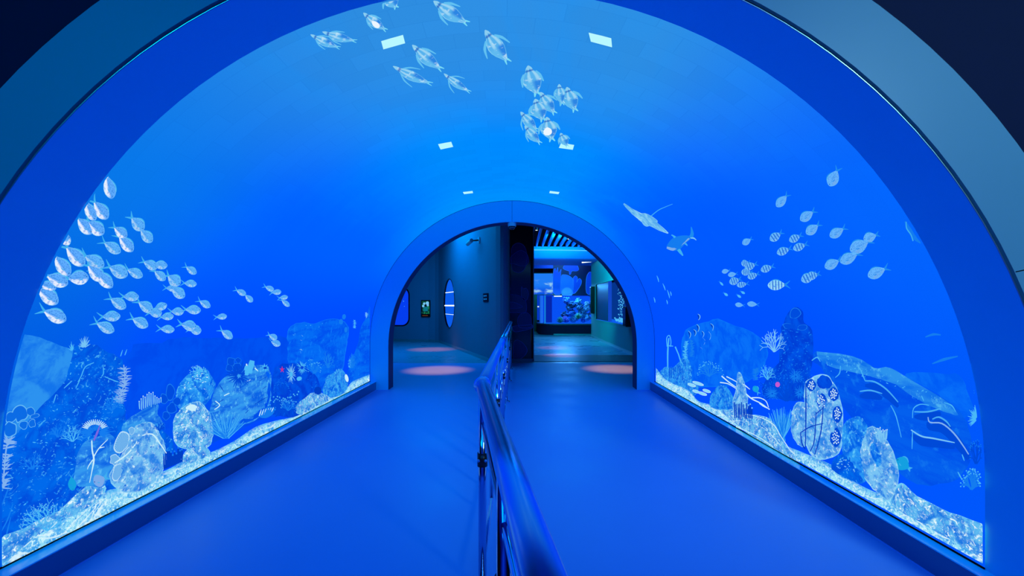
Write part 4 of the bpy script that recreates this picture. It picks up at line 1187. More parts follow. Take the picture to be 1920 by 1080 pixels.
lines(o, 'pale_vein', [[(1522, 676), (1532, 670), (1538, 678)], [(1576, 686), (1574, 700), (1566, 708)], [(1612, 690), (1618, 704), (1622, 714)], [(1742, 760), (1726, 758), (1713, 766), (1711, 784)], [(1711, 806), (1710, 842)], [(1770, 755), (1784, 760), (1792, 772)], [(1728, 742), (1732, 752)], [(1670, 760), (1680, 780), (1690, 820)], [(1804, 852), (1808, 864)], [(1796, 885), (1804, 900)]], [1.6, 2.4, 1.2], M['c_cyan'], .06)
specks('glint', [(1532, 662), (1600, 672), (1700, 708), (1790, 770), (1740, 760), (1640, 712), (1560, 700)], 46, 'c_cyan', o, .06, (.6, 1.6), 2.0)
for k, (pts, mt, lab) in enumerate([([(1612, 734), (1632, 732), (1654, 738)], 'ridge', 'upper coral shelf on the left part of the huge slab'), ([(1622, 714), (1640, 716), (1662, 730), (1684, 754)], 'ridge', 'arched coral shelf over the upper left one'),
     ([(1714, 772), (1740, 772), (1764, 766)], 'ridge', 'short shelf under the pale arch on the huge slab'), ([(1740, 782), (1744, 792), (1766, 794), (1788, 812), (1806, 836), (1816, 852)], 'c_lilac', 'longest thick pale-rimmed shelf on the huge slab'),
     ([(1708, 806), (1728, 818), (1750, 822), (1790, 830)], 'c_pale', 'lowest pale-rimmed shelf on the huge slab'), ([(1748, 786), (1760, 782), (1774, 790), (1782, 800)], 'ridge', 'small shelf just above the longest pale-rimmed one')]):
    m = RM(); m.ribbon([(x, y + 9) for x, y in pts], [6, 22, 22, 8], 4, .03); o2 = tag(m.build('coral_shelf', M['c_deep'], smooth=True), lab, 'coral', 'coral shelves on the huge slab')
    lines(o2, 'rim', [pts], [2.4, 3.6, 3.6, 2.2], M[mt], .065)
rock('boulder', [(1580, 800), (1597, 783), (1613, 782), (1628, 802), (1622, 840), (1630, 885), (1620, 905), (1600, 902), (1584, 872), (1579, 832)], M['mid_rock'], 'blue and white boulder behind the white right-hand boulder', 'rock', 10, .06, 4, 1.0)
o = rock('boulder', [(1611, 832), (1622, 806), (1640, 800), (1655, 814), (1674, 845), (1685, 882), (1681, 915), (1668, 938), (1642, 922), (1622, 898), (1610, 862)], M['boulder_warm'], 'white speckled boulder topped with finger coral, lower right', 'rock', 14, .07, 4, 1.2)
m = RM(); m.dome(jag([(1633, 835), (1640, 830), (1647, 842), (1653, 858), (1652, 872), (1644, 875), (1637, 862), (1632, 848)], 3, 1.2), 2.5, .125); m.build('dark_patch', M['mid_rock'], o, smooth=True)
o = rock('rock', [(1560, 880), (1566, 858), (1584, 852), (1600, 860), (1612, 884), (1616, 904), (1594, 900)], M['reef_dark'], 'low dark rock between the knobbly boulder and the white one, right', 'rock', 6, .075)
specks('polyps', [(1564, 876), (1570, 860), (1596, 862), (1608, 886)], 26, 'c_pale', o, .11, (.8, 1.8), 1.5)
fingers('finger_coral', [(1644 + i * 2.0, 826 + random.uniform(-3, 5), 1640 + i * 2.6, 803 + random.uniform(-4, 8) + abs(i - 4) * 1.2) for i in range(10)], 'c_pale', 'pale finger coral on top of the white right-hand boulder', .13, 2.4, 'c_white')
make_fish('fish', (1704, 878), (1680, 862), 26, M['teal'], M['fin'], .05, 'bright teal fish peeping out behind the white right-hand boulder', 'fish', None, True, .5)
rock('sand_bank', [(1690, 905), (1720, 930), (1780, 960), (1856, 992), (1856, 1052), (1780, 1012), (1720, 978), (1670, 945)], M['boulder'], 'stony sand bank in the lower right corner of the screen', 'sand', 7, .035, 4, 1.5)
rock('ridge', [(1690, 705), (1720, 698), (1780, 699), (1800, 702), (1826, 760), (1812, 790), (1760, 740)], M['rock_faint'], 'faint distant ridge behind the huge slab, right', 'rock', 2, 0, 2, .8)
burst('soft_coral', 1832, 786, 14, 26, 14, 'c_cyan', 'pale spiky coral at the right edge of the screen', .02, 2.2, .2, None, 150, 260)
bush('soft_coral', 1836, 745, 60, .3, 'c_blue', 'faint tall coral high at the right edge of the screen', .014, 7, 2.0, 2)
bush('leaf_coral', 1822, 918, 46, .55, 'c_blue', 'leafy blue coral low at the right edge of the screen', .05, 10, 3.2, 2, 'c_cyan')
m = RM(); m.ribbon([(1735, 632), (1750, 627), (1764, 628)], [2, 5, 2], 1.5, .008); tag(m.build('coral_shelf', M['c_blue'], smooth=True), 'faint upper shelf near the right edge of the screen', 'coral')
m = RM(); m.ribbon([(1748, 682), (1770, 674), (1796, 668)], [2, 6, 2], 1.5, .008); tag(m.build('coral_shelf', M['c_blue'], smooth=True), 'faint lower shelf near the right edge of the screen', 'coral')
o = bush('bush_coral', 1830, 870, 60, .3, 'c_deep', 'dark bushy growth at the right edge below the spiky coral', .02, 7, 2.4, 2, 'c_blue')

# ---- light panels set flush in the crown of the screen
LP = [((714.7, 77.5), (755.7, 65.7), (759.5, 80.5), (718.7, 92), 'white rectangular light panel in the screen crown, front left'),
      ((1104, 61.5), (1146, 72), (1147.5, 88), (1108, 77.5), 'white rectangular light panel in the screen crown, front right'),
      ((821.5, 270.5), (846, 266), (849.5, 275), (826, 280), 'white light panel in the screen crown, middle left'),
      ((1052, 268), (1076.5, 272), (1074, 280.5), (1048, 277), 'white light panel in the screen crown, middle right'),
      ((868, 360.2), (886, 358.2), (887, 361.8), (870, 363.8), 'small white light panel in the screen crown, far left'),
      ((1031, 358.2), (1049, 360.2), (1047, 363.8), (1030, 361.8), 'small white light panel in the screen crown, far right')]
for a, b_, c_, d, lab in LP:
    m = RM()
    n = 6
    vs, fs = [], []
    for i in range(n + 1):
        for j in range(3):
            s_, t_2 = i / n, j / 2
            x = (a[0] * (1 - s_) + b_[0] * s_) * (1 - t_2) + (d[0] * (1 - s_) + c_[0] * s_) * t_2
            y = (a[1] * (1 - s_) + b_[1] * s_) * (1 - t_2) + (d[1] * (1 - s_) + c_[1] * s_) * t_2
            vs.append(m.put(x, y, 0, .004))
    for i in range(n):
        for j in range(2):
            fs.append((i * 3 + j, i * 3 + j + 1, i * 3 + j + 4, i * 3 + j + 3))
    m.add(vs, fs)
    o = m.build('light_panel', M['lamp_screen'])
    sm = o.modifiers.new('thickness', 'SOLIDIFY'); sm.thickness = 0.004; sm.offset = 0
    tag(o, lab, 'light', 'light panels in the crown of the screen')
# ------------------------------------------------------------------ the railing down the middle
def at(px, py, Y):
    return Vector(((px - VX) / F * Y, Y, EYE - (py - VY) / F * Y))
ZR_ = 1.08
BEND = Vector((-0.2, 2.39, 0)); FAR = Vector((-0.232, 10.85, 0)); NEAR = Vector((0.175, -0.30, 0))
dn = (NEAR - BEND).normalized(); df = (FAR - BEND).normalized()
rail = empty('railing', (BEND.x, BEND.y, 0))
tag(rail, 'polished steel railing with a kinked handrail down the middle of the floor', 'railing')
U = Vector((0, 0, 1))
h1 = MB().tube([BEND + U * ZR_, NEAR + U * ZR_], .036, 28).build('handrail', M['chrome_soft'], rail, smooth=True, origin=BEND + U * ZR_)
h2 = MB().tube([BEND + U * ZR_, FAR + U * ZR_], .036, 28).build('handrail', M['chrome_soft'], rail, smooth=True, origin=BEND + U * ZR_)
MB().ball(BEND + U * ZR_, .047).build('elbow', M['chrome_soft'], rail, smooth=True)
MB().ball(FAR + U * ZR_, .04).build('end_cap', M['chrome_soft'], rail, smooth=True)
MB().tube([BEND + U * .88, NEAR + U * .88], .010, 12).build('lower_rail', M['chrome'], rail, smooth=True)
MB().tube([BEND + U * .88, FAR + U * .88], .010, 12).build('lower_rail', M['chrome'], rail, smooth=True)
MB().tube([BEND + U * .14, FAR + U * .14], .014, 12).build('lower_rail', M['chrome'], rail, smooth=True)
for t in (3.05, 5.9):
    p = BEND + df * t + U * ZR_
    MB().tube([p - df * .03, p + df * .03], .041, 24).build('collar', M['chrome_soft'], rail, smooth=True)
posts = [BEND + df * d for d in (0.0, 1.6, 3.1, 4.65, 6.6, 8.3)] + [BEND + dn * d for d in (1.1, 2.2)]
b0 = None
for i, p in enumerate(posts):
    d = df if i < 6 else dn
    o = MB().tube([p + U * .012, p + U * (ZR_ - .03)], .021, 20).build('post', M['chrome'], rail, smooth=True, origin=p)
    zb = .69 if (i == 0 or i > 5) else .645
    k = MB(); sx = Vector((d.y, -d.x, 0))
    k.tube([p + U * (zb - .035), p + U * (zb + .035)], .027, 16)
    k.build('bracket', M['black'], o, smooth=True)
    for s_ in (-1, 1):
        c = p + U * zb + sx * .017 * s_ - d * (.024 if i < 6 else -.024)
        MB().ball(c, .0085, 10, 6).build('bolt', M['chrome'], o, smooth=True)
    MB().tube([p, p + U * .014], .052, 24).build('base_plate', M['chrome'], o, smooth=True)
for i in range(5):
    a, b_ = posts[i], posts[i + 1]
    for k in (1, 2, 3):
        if i == 0 and k == 1: continue
        p = a.lerp(b_, k / 4)
        MB().tube([p + U * .14, p + U * .88], .013, 12).build('baluster', M['chrome'], rail, smooth=True)

# ------------------------------------------------------------------ things on the ring wall
o = empty('dome_camera', (-0.153, 8.13, 2.97))
tag(o, 'small white dome camera at the top of the arched opening', 'camera')
MB().tube([(-.153, 8.13, 2.975), (-.153, 8.13, 2.905)], [.078, .074], 28).build('housing', M['white'], o, smooth=False)
MB().ball((-.153, 8.13, 2.90), .058, 24, 14).build('dome', M['black_gloss'], o, smooth=True)
MB().tube([(-.153 + .05 * cos(a * pi / 8), 8.13 + .05 * sin(a * pi / 8), 2.875) for a in range(17)], .006, 6, False).build('ring', M['grey'], o, smooth=True)
for x, z, lab in ((1212, 697, 'faint round flush cover low on the right of the arch ring'), (719, 696, 'faint round flush cover low on the left of the arch ring')):
    p = at(x, z, YB)
    m = MB().tube([p + Vector((0, .01, 0)), p + Vector((0, -.004, 0))], .085, 36)
    tag(m.build('cover_plate', M['ring']), lab, 'cover plate')

# ------------------------------------------------------------------ the room beyond the arch
H_ROOM = 4.3
A_, B_, C_ = (-6.2, 19.05), (-3.35, 18.35), (-0.62, 11.42)
wall_pts = [A_, (-3.75, 18.5), (-3.45, 18.36), (-3.28, 18.2), (-3.15, 17.95), C_]
# rounded end next to the dark column
cx, cy, rr = -0.26, 11.58, .40
wall_pts += [(-0.50, 11.20), (-0.42, 11.13), (-0.36, 11.12), (-0.31, 11.16), (-0.285, 11.25), (-0.28, 11.6), (-0.28, 12.4)]
back = [(-0.48, 12.4), (-0.5, 11.7), (-3.3, 18.7), (-6.2, 19.3)]
pw = MB()
fr = [(x, y, 0) for x, y in wall_pts]; tp = [(x, y, H_ROOM) for x, y in wall_pts]
# porthole and capsule window are cut by booleans
pw.prism(wall_pts + back, 0.0, H_ROOM)
wl = pw.build('wall_left', M['wall_teal'])
struct(wl)
def cutter(mb, target):
    me = bpy.data.meshes.new('cut')
    me.from_pydata([tuple(p) for p in mb.v], [], mb.f)
    bm = bmesh.new(); bm.from_mesh(me); bmesh.ops.recalc_face_normals(bm, faces=bm.faces[:]); bm.to_mesh(me); bm.free()
    c = bpy.data.objects.new('cut', me); COL.objects.link(c)
    md = target.modifiers.new('cut', 'BOOLEAN'); md.object = c; md.operation = 'DIFFERENCE'; md.solver = 'EXACT'
    dg = bpy.context.evaluated_depsgraph_get(); dg.update()
    nm = bpy.data.meshes.new_from_object(target.evaluated_get(dg))
    target.modifiers.clear(); target.data = nm
    bpy.data.objects.remove(c)
# skirting
sk = MB(); sk.loft([[(x, y, 0.10) for x, y in wall_pts[:8]], [(x + .0, y - .012, 0.10) for x, y in wall_pts[:8]], [(x + .0, y - .014, 0) for x, y in wall_pts[:8]]])
struct(sk.build('baseboard_room', M['skirting']))
# porthole in the slanting wall
wd = Vector((C_[0] + 3.15, C_[1] - 17.95, 0)).normalized(); wn = Vector((-wd.y, wd.x, 0))
if wn.y > 0: wn = -wn
def onwall(px, py):
    # line of sight meets the slanting wall
    r = (px - VX) / F
    t = (C_[0] * wd.y - C_[1] * wd.x) / (r * wd.y - wd.x)
    return at(px, py, t)
pa, pb = onwall(832.5, 569), onwall(852.5, 569)
pc = (pa + pb) / 2; prw = (pb - pa).length / 2
prh = 46 / F * pc.y
def ring(c, rw, rh, off, n=48):
    return [c + wd * rw * cos(2 * pi * k / n) + Vector((0, 0, rh * sin(2 * pi * k / n))) + wn * off for k in range(n + 1)]
m = MB(); m.tube([(0, 0, 0), (0, 0, 1)], 1, 4)
ct = MB()
r0, r1 = ring(pc, prw, prh, .2)[:-1], ring(pc, prw, prh, -.5)[:-1]
n = len(r0)
ct.add(r0 + r1, [tuple(range(n)), tuple(range(2 * n - 1, n - 1, -1))] + [(i, (i + 1) % n, n + (i + 1) % n, n + i) for i in range(n)])
cutter(ct, wl)
ph = empty('porthole_tank', pc)
tag(ph, 'tall round porthole tank in the slanting left wall of the next room', 'aquarium')
m = MB(); m.loft([ring(pc, prw * 1.02, prh * 1.015, .0), ring(pc, prw * 1.015, prh * 1.01, .012), ring(pc, prw * .985, prh * .99, .012), ring(pc, prw * .97, prh * .98, -.06)]); m.build('frame', M['black_gloss'], ph, smooth=True)
m = MB(); m.add(ring(pc, prw * 1.0, prh * 1.0, -.06)[:-1], [tuple(range(n))]); q = m.build('water', M['water_mid'], ph)  # glowing sheet in place of lit water
q.modifiers.new('thickness', 'SOLIDIFY').thickness = 0.02
for zz, w in ((548, .024), (573, .05), (589.5, .014)):  # white reflections in the porthole, built as glowing bars
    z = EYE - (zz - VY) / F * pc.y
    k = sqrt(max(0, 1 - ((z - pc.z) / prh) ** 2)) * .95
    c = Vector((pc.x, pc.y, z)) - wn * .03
    MB().tube([c - wd * prw * k, c + wd * prw * k], w / 2, 10).build('reflection_bar', M['lamp'], ph, smooth=True)
# capsule window in the far left wall
wa = Vector((A_[0], A_[1], 0)); wb = Vector((-3.75, 18.5, 0)); ad = (wb - wa).normalized(); an_ = Vector((ad.y, -ad.x, 0))
def onfar(px, py):
    r = (px - VX) / F
    t = (wa.x * ad.y - wa.y * ad.x) / (r * ad.y - ad.x)
    return at(px, py, t)
p_r = onfar(766.5, 540); zt, zb_ = onfar(766, 540).z, onfar(766, 610).z
wid = 1.15
def rrect(c, hw, hh, rad, off, n=8):
    out = []
    for qx, qz, a0 in ((1, 1, 0), (-1, 1, 90), (-1, -1, 180), (1, -1, 270)):
        for k in range(n + 1):
            a = radians(a0 + 90 * k / n)
            out.append(c + ad * (qx * (hw - rad) + rad * cos(a)) + Vector((0, 0, qz * (hh - rad) + rad * sin(a))) + an_ * off)
    return out
wc = p_r - ad * wid / 2; wc.z = (zt + zb_) / 2; hh = (zt - zb_) / 2
ct = MB(); r0, r1 = rrect(wc, wid / 2, hh, .3, .2), rrect(wc, wid / 2, hh, .3, -.5); n = len(r0)
ct.add(r0 + r1, [tuple(range(n)), tuple(range(2 * n - 1, n - 1, -1))] + [(i, (i + 1) % n, n + (i + 1) % n, n + i) for i in range(n)])
cutter(ct, wl)
cw = empty('wall_tank', wc)
tag(cw, 'deep blue tank window with rounded corners, partly behind the arch ring', 'aquarium')
m = MB(); m.loft([r_ + [r_[0]] for r_ in (rrect(wc, wid / 2 + .04, hh + .04, .32, 0), rrect(wc, wid / 2 + .03, hh + .03, .32, .02), rrect(wc, wid / 2 - .01, hh - .01, .29, .02), rrect(wc, wid / 2 - .01, hh - .01, .29, -.1))]); m.build('frame', M['black_gloss'], cw)
m = MB(); m.add(rrect(wc, wid / 2, hh, .3, -.2), [tuple(range(n))]); q = m.build('water', M['water_blue'], cw)  # emissive sheet, the lit water is put into its glow
q.modifiers.new('thickness', 'SOLIDIFY').thickness = 0.02
bb = MB()
for k in range(14):
    c = wc + ad * random.uniform(-.5, .5) + Vector((0, 0, random.uniform(-.7, .5))) - an_ * .15
    bb.ball(c, random.uniform(.008, .018), 8, 6)
bb.build('bubbles', M['c_cyan'], cw, smooth=True)['kind'] = 'stuff'
# information display
pt = onfar(799, 578.5)
idp = empty('information_display', pt)
tag(idp, 'small black information display with a green picture on the left wall', 'display')
def wbox(c, d, nrm, hw, hh_, t0, t1, name, mat, parent):
    m = MB(); v = []
    for o_ in (t0, t1):
        for sx, sz in ((-1, -1), (1, -1), (1, 1), (-1, 1)):
            v.append(c + d * sx * hw + Vector((0, 0, sz * hh_)) + nrm * o_)
    m.add(v, [(0, 3, 2, 1), (4, 5, 6, 7), (0, 1, 5, 4), (1, 2, 6, 5), (2, 3, 7, 6), (3, 0, 4, 7)])
    return m.build(name, mat, parent)
wbox(pt, ad, an_, .20, .34, 0, .05, 'case', M['black'], idp)
t_ = NT('display_picture')
n_ = t_.noise(t_.obj(), 9, 3)
M['pic'] = t_.emit(t_.mix(t_.rng(n_, .4, .6), lin(4, 20, 40), lin(20, 120, 80)))
wbox(pt + Vector((0, 0, .04)), ad, an_, .165, .26, .05, .053, 'screen', M['pic'], idp)
for dx, dz, s_ in ((-.06, .20, .05), (.08, .22, .07), (.1, .14, .05), (-.1, .1, .05)):
    c = pt + ad * dx + Vector((0, 0, dz)) + an_ * .055
    MB().ball(c, s_, 10, 6).build('picture_flower', M['c_pale'], idp, smooth=True)
wbox(pt + Vector((0, 0, -.02)), ad, an_, .10, .09, .053, .055, 'caption_block', em('caption_teal', (10, 110, 130)), idp)
wbox(pt + Vector((-.02, 0, -.285)), ad, an_, .12, .012, .05, .053, 'caption_line', em('caption_orange', (110, 60, 30)), idp)
# small sign on the slanting wall
pt = onwall(911.5, 558)
sg_ = empty('wall_sign', pt)
tag(sg_, 'small dark square sign with four white symbols on the slanting wall', 'sign')
hw, hh_ = (onwall(916, 558) - onwall(907, 558)).length / 2, 8 / F * pt.y
wbox(pt, wd, wn, hw, hh_, 0, .02, 'plate', M['black'], sg_)
wsym = pm('sign_white', (235, 240, 245), .5); 
for dx, dz in ((-.45, .4), (.25, .42), (-.45, -.35), (.3, -.35)):
    wbox(pt + wd * dx * hw + Vector((0, 0, dz * hh_)), wd, wn, hw * .24, hh_ * .16, .02, .024, 'symbol', wsym, sg_)
# bullet camera
pt = onwall(899, 450)
bc = empty('bullet_camera', pt)
tag(bc, 'white bullet camera on a bracket high on the slanting wall', 'camera')
MB().tube([pt, pt + wn * .03], .09, 20).build('mount', M['white'], bc)
MB().tube([pt, pt + wn * .12 + Vector((0, 0, -.02)), pt + wn * .2 - wd * .05 + Vector((0, 0, -.02))], .022, 10).build('arm', M['black'], bc, smooth=True)
c0 = pt + wn * .22 - wd * .02 + Vector((0, 0, -.02)); c1 = c0 - wd * .34 + wn * .03 + Vector((0, 0, -.06))
MB().tube([c0, c1], [.055, .06], 20).build('body', M['white'], bc, smooth=False)
MB().tube([c1, c1 + (c1 - c0).normalized() * .012], .05, 20).build('lens', M['black_gloss'], bc)

# dark column with printed sea animals
YC = 12.06
xl, xr = at(949.5, 572, YC).x, at(1000.5, 572, YC).x
col = empty('display_column', ((xl + xr) / 2, YC + .3, 0))
tag(col, 'glossy black column printed with ghostly blue fish and jellyfish', 'column')
rad = .08
pts = []
for qx, qy, a0 in ((xr - rad, YC + .62, 0), (xl + rad, YC + .62, 90), (xl + rad, YC + rad, 180), (xr - rad, YC + rad, 270)):
    for k in range(5):
        a = radians(a0 + 22.5 * k); pts.append((qx + rad * cos(a), qy + rad * sin(a)))
MB().prism(pts, 0, 4.0).build('shaft', M['black_gloss'], col)
MB().box(xr - .012, xr + .01, YC - .012, YC + .02, .0, 4.0).build('edge_strip', M['steel'], col)
MB().prism([(x + (.02 if x > (xl + xr) / 2 else -.0), y - (.02 if y < YC + .3 else 0)) for x, y in pts], 0, .08).build('plinth', M['steel'], col)
def cc(x, y): return (930 + x * .27778, 400 + y * .27778)
def prt(name, poly, mat, Y=YC, off=.004, parent=None, cv=None):
    f = cv or cc
    P = [at(*f(x, y), Y) + Vector((0, -off, 0)) for x, y in cat_rom(poly, 3)]
    m = MB(); n = len(P)
    m.add(P + [p + Vector((0, off, 0)) for p in P], [tuple(range(n))] + [(i, (i + 1) % n, n + (i + 1) % n, n + i) for i in range(n)])
    o = m.build(name, mat, parent or col)
    ln_ = MB(); wd_ = .006 if Y < 20 else .014
    ln_.tube([p + Vector((0, -.002, 0)) for p in P] + [P[0] + Vector((0, -.002, 0))], wd_, 5, False)
    ln_.build('outline', M['print_line'] if Y < 20 else M['mural_line'], o)
    return o
prt('printed_jellyfish', [(103, 255), (118, 215), (150, 200), (185, 215), (203, 250), (210, 300), (195, 370), (165, 398), (130, 395), (108, 370)], M['print1'])
prt('printed_fish', [(72, 290), (95, 300), (120, 275), (165, 250), (205, 270), (222, 315), (205, 350), (165, 355), (120, 340), (95, 340), (80, 325)], M['print2'], off=.007)
prt('printed_fish', [(170, 545), (172, 495), (185, 510), (205, 505), (220, 540), (210, 580), (190, 588), (175, 570)], M['print1'])
prt('printed_jellyfish', [(66, 560), (130, 550), (190, 575), (206, 620), (200, 670), (150, 670), (66, 660)], M['print1'])
prt('printed_jellyfish', [(145, 720), (165, 680), (200, 668), (232, 690), (240, 740), (235, 770), (160, 770)], M['print1'], off=.007)
prt('printed_fish', [(66, 490), (85, 495), (98, 510), (85, 525), (66, 530)], M['print2'])
prt('printed_shell', [(66, 610), (120, 600), (178, 628), (150, 640), (66, 642)], M['print2'], off=.007)
prt('printed_wave', [(120, 760), (200, 755), (243, 752), (243, 775), (190, 790), (130, 800), (110, 780)], M['print1'], off=.009)
prt('printed_jellyfish', [(120, 870), (160, 860), (205, 905), (205, 945), (160, 985), (120, 985)], M['print1'])

# ---- right wall with a long window
XW = 3.35
rw = MB(); rw.prism([(XW, 11.75), (XW, 21.55), (3.62, 21.55), (3.62, 11.75)], 0, H_ROOM)
rwo = rw.build('wall_right', M['wall_green']); struct(rwo)
zt, zb_ = 2.40, .86
ct = MB(); ct.box(XW - .3, 3.9, 14.3, 20.2, zb_, zt); cutter(ct, rwo)
sk = MB(); sk.box(XW - .02, XW, 11.75, 21.5, 0, .09); struct(sk.build('baseboard_right', M['skirting']))
wt = empty('wall_tank', (XW + .2, 17.2, zb_))
tag(wt, 'long window tank with rising bubbles in the right wall of the next room', 'aquarium')
f = MB()
f.box(XW - .012, XW + .4, 14.26, 20.24, zt, zt + .05); f.box(XW - .012, XW + .4, 14.26, 20.24, zb_ - .05, zb_)
f.box(XW - .012, XW + .4, 14.24, 14.3, zb_, zt); f.box(XW - .012, XW + .4, 20.2, 20.26, zb_, zt)
f.build('frame', M['wall_green'], wt)
MB().box(XW + .03, XW + .06, 17.5, 20.2, zb_, zt).build('steel_panel', M['steel'], wt)
MB().box(XW + .02, XW + .1, 17.2, 17.5, zb_, zt).build('lit_post', em('post_blue', (20, 80, 220), .8), wt)
MB().box(XW + .7, XW + .74, 12.6, 20.6, zb_ - .3, zt + .5).build('glow_panel', em('tank_dark_blue', (4, 52, 140)), wt)  # glows by itself to look like a lit tank behind the window
MB().box(XW + .02, XW + .7, 13.6, 20.2, zb_ - .06, zb_ + .02).build('tank_floor', M['water_mid'], wt)
bb = MB()
for k in range(150):
    bb.ball((XW + .25 + random.uniform(-.1, .1), 16.2 + random.uniform(-.25, .25), zb_ + random.uniform(0, 1.5)), random.uniform(.008, .024), 6, 4)
bb.build('bubbles', M['c_cyan'], wt, smooth=True)['kind'] = 'stuff'
bb = MB()
for k in range(40):
    bb.ball((XW + .2 + random.uniform(0, .2), random.uniform(14.5, 17.3), zb_ + .04 + random.uniform(0, .12)), random.uniform(.02, .06), 6, 4)
bb.build('gravel', M['c_cyan'], wt, smooth=True)['kind'] = 'stuff'
rf = MB().ball((XW + .3, 15.15, 1.27), .07, 12, 8, .6).build('fish', em('fish_red', (190, 20, 60)), smooth=True)
MB().tube([(XW + .3, 15.2, 1.27), (XW + .3, 15.3, 1.27)], [.01, .05], 8).build('tail_fin', em('fin_red', (160, 20, 60)), rf, smooth=True)
tag(rf, 'small red fish in the long window tank of the right wall', 'fish')
MB().tube([(XW + .35, 14.6, zb_ + .1), (XW + .35, 14.6, 2.1)], .05, 10).build('lamp_tube', em('lamp_cyan', (60, 190, 240)), wt, smooth=True)
for Y0, lab in ((20.75, 'narrow black wall screen at the far end of the right wall, seen edge on'), (13.95, 'narrow black wall screen nearest on the right wall, seen edge on')):
    e_ = empty('wall_screen', (XW - .05, Y0, 1.5)); tag(e_, lab, 'display')
    z0, z1 = (1.12, 2.34) if Y0 > 15 else (.84, 1.46)
    MB().box(XW - .17, XW, Y0 - .2, Y0 + .2, z0, z1).build('case', M['black'], e_, bevel=.01)
    MB().box(XW - .176, XW - .17, Y0 - .17, Y0 + .17, z0 + .05, z1 - .05).build('screen', M['black_gloss'], e_)

# ---- coral tank on a dark base
YT = 22.8
bs = empty('coral_tank', (2.2, YT + 1.4, 0))
tag(bs, 'big lit coral tank with a rounded dark base at the end of the next room', 'aquarium')
def foot(x0, x1, y0, y1, r, n=8):
    out = [(x1, y0), (x1, y1)]
    out += [(x0, y1)]
    for k in range(n + 1):
        a = pi + pi / 2 * k / n
        out.append((x0 + r + r * cos(a), y0 + r + r * sin(a)))
    return out
MB().prism(foot(.92, 3.80, YT, YT + 2.6, .9), 0, .50).build('base', M['navy'], bs)
MB().prism(foot(.88, 3.80, YT - .03, YT + 2.6, .92), .50, .56).build('rim', M['steel'], bs)
MB().prism(foot(.99, 3.80, YT - .02, YT + 2.6, .9), 0.0, .06).build('skirting', M['skirting'], bs)
MB().box(1.1, 3.8, YT + 2.5, YT + 2.56, .56, 2.02).build('glow_panel', em('tank_back_blue', (4, 60, 232)), bs)  # emissive panel, the tank lighting is put into its colour
MB().box(1.66, 3.75, YT + 1.1, YT + 1.14, .56, 1.96).build('water', em('tank_water_bright', (8, 84, 244)), bs)  # opaque glowing panel stands in for lit water
MB().box(1.22, 1.62, YT + .7, YT + .74, .56, 1.96).build('side_panel', em('tank_side_blue', (6, 40, 170)), bs)
MB().box(1.0, 1.2, YT + 1.2, YT + 1.3, .56, 2.0).build('corner_post', em('post_pale_blue', (30, 110, 240)), bs)
MB().tube([(1.25, YT + .45, .56), (1.25, YT + .45, 2.0)], .04, 10).build('corner_tube', em('tube_cyan', (20, 130, 220)), bs, smooth=True)
MB().box(3.56, 3.62, YT + .04, YT + .12, .56, 2.0).build('corner_post', M['steel'], bs)
MB().box(1.72, 2.10, YT + .3, YT + .6, 1.93, 1.97).build('lamp', M['lamp'], bs)
MB().box(1.3, 3.7, YT + .1, YT + 1.1, .56, .60).build('gravel_bed', M['water_mid'], bs)
def coral_paint(name, a_, b_, sc=14):
    t = NT(name); n1 = t.noise(t.obj(), sc, 4, .7)
    return t.principled(t.mix(t.rng(n1, .42, .58), lin(a_), lin(b_)), .6)
TC = {'boulder': ((60, 120, 190), (200, 225, 240)), 'reef_dark': ((10, 40, 90), (50, 120, 170)), 'c_blue': ((20, 80, 200), (90, 170, 240)), 'mid_rock': ((30, 90, 160), (150, 215, 240)),
      'c_cyan': ((50, 150, 220), (190, 240, 250)), 'c_pale': ((110, 180, 230), (235, 248, 255)), 'c_white': ((150, 200, 235), (250, 252, 255))}
TM = {k: coral_paint('tank_' + k, *v) for k, v in TC.items()}
cols = ['c_cyan', 'c_blue', 'c_pale', 'mid_rock', 'c_blue', 'boulder', 'reef_dark']
def lump(c, r, name, mat, lab):
    m = MB()
    for k in range(46):
        a = random.uniform(0, 2 * pi); e_ = random.uniform(-.2, 1.3)
        d = Vector((cos(a) * cos(e_), sin(a) * cos(e_) * .6, sin(e_))) * r * random.uniform(.5, .95)
        m.ball(Vector(c) + d, r * random.uniform(.10, .24), 7, 5)
    m.ball(c, r * .62, 10, 8)
    return tag(m.build(name, TM[mat], smooth=True), lab, 'coral', 'corals in the lit tank')
LUMPS = [(1075, 600, .24, 'boulder', 'pale lump coral at the bottom centre of the lit tank'), (1058, 592, .22, 'reef_dark', 'dark lump coral left of centre in the lit tank'), (1070, 588, .26, 'c_blue', 'round blue coral in the middle of the lit tank'),
         (1090, 592, .28, 'mid_rock', 'knobbly coral right of centre in the lit tank'), (1100, 596, .28, 'c_cyan', 'bright cyan coral lowest right in the lit tank'), (1099, 580, .22, 'c_pale', 'pale coral at the right of the lit tank'),
         (1086, 577, .24, 'mid_rock', 'knobbly blue coral above centre in the lit tank'), (1072, 573, .24, 'reef_dark', 'dark coral in the upper middle of the lit tank'), (1062, 565, .22, 'c_blue', 'blue coral high on the left of the lit tank'),
         (1084, 566, .20, 'c_cyan', 'cyan coral near the top of the lit tank'), (1066, 578, .18, 'mid_rock', 'small knobbly coral at the left of the mound'), (1100, 571, .16, 'c_white', 'white coral at the upper right of the lit tank'), (1093, 585, .16, 'c_pale', 'small pale coral between the knobbly ones'),
         (1052, 603, .16, 'c_cyan', 'small cyan coral at the front left of the lit tank'), (1062, 605, .14, 'c_blue', 'small blue coral at the front of the lit tank'), (1094, 606, .16, 'c_blue', 'blue coral at the front right of the lit tank')]
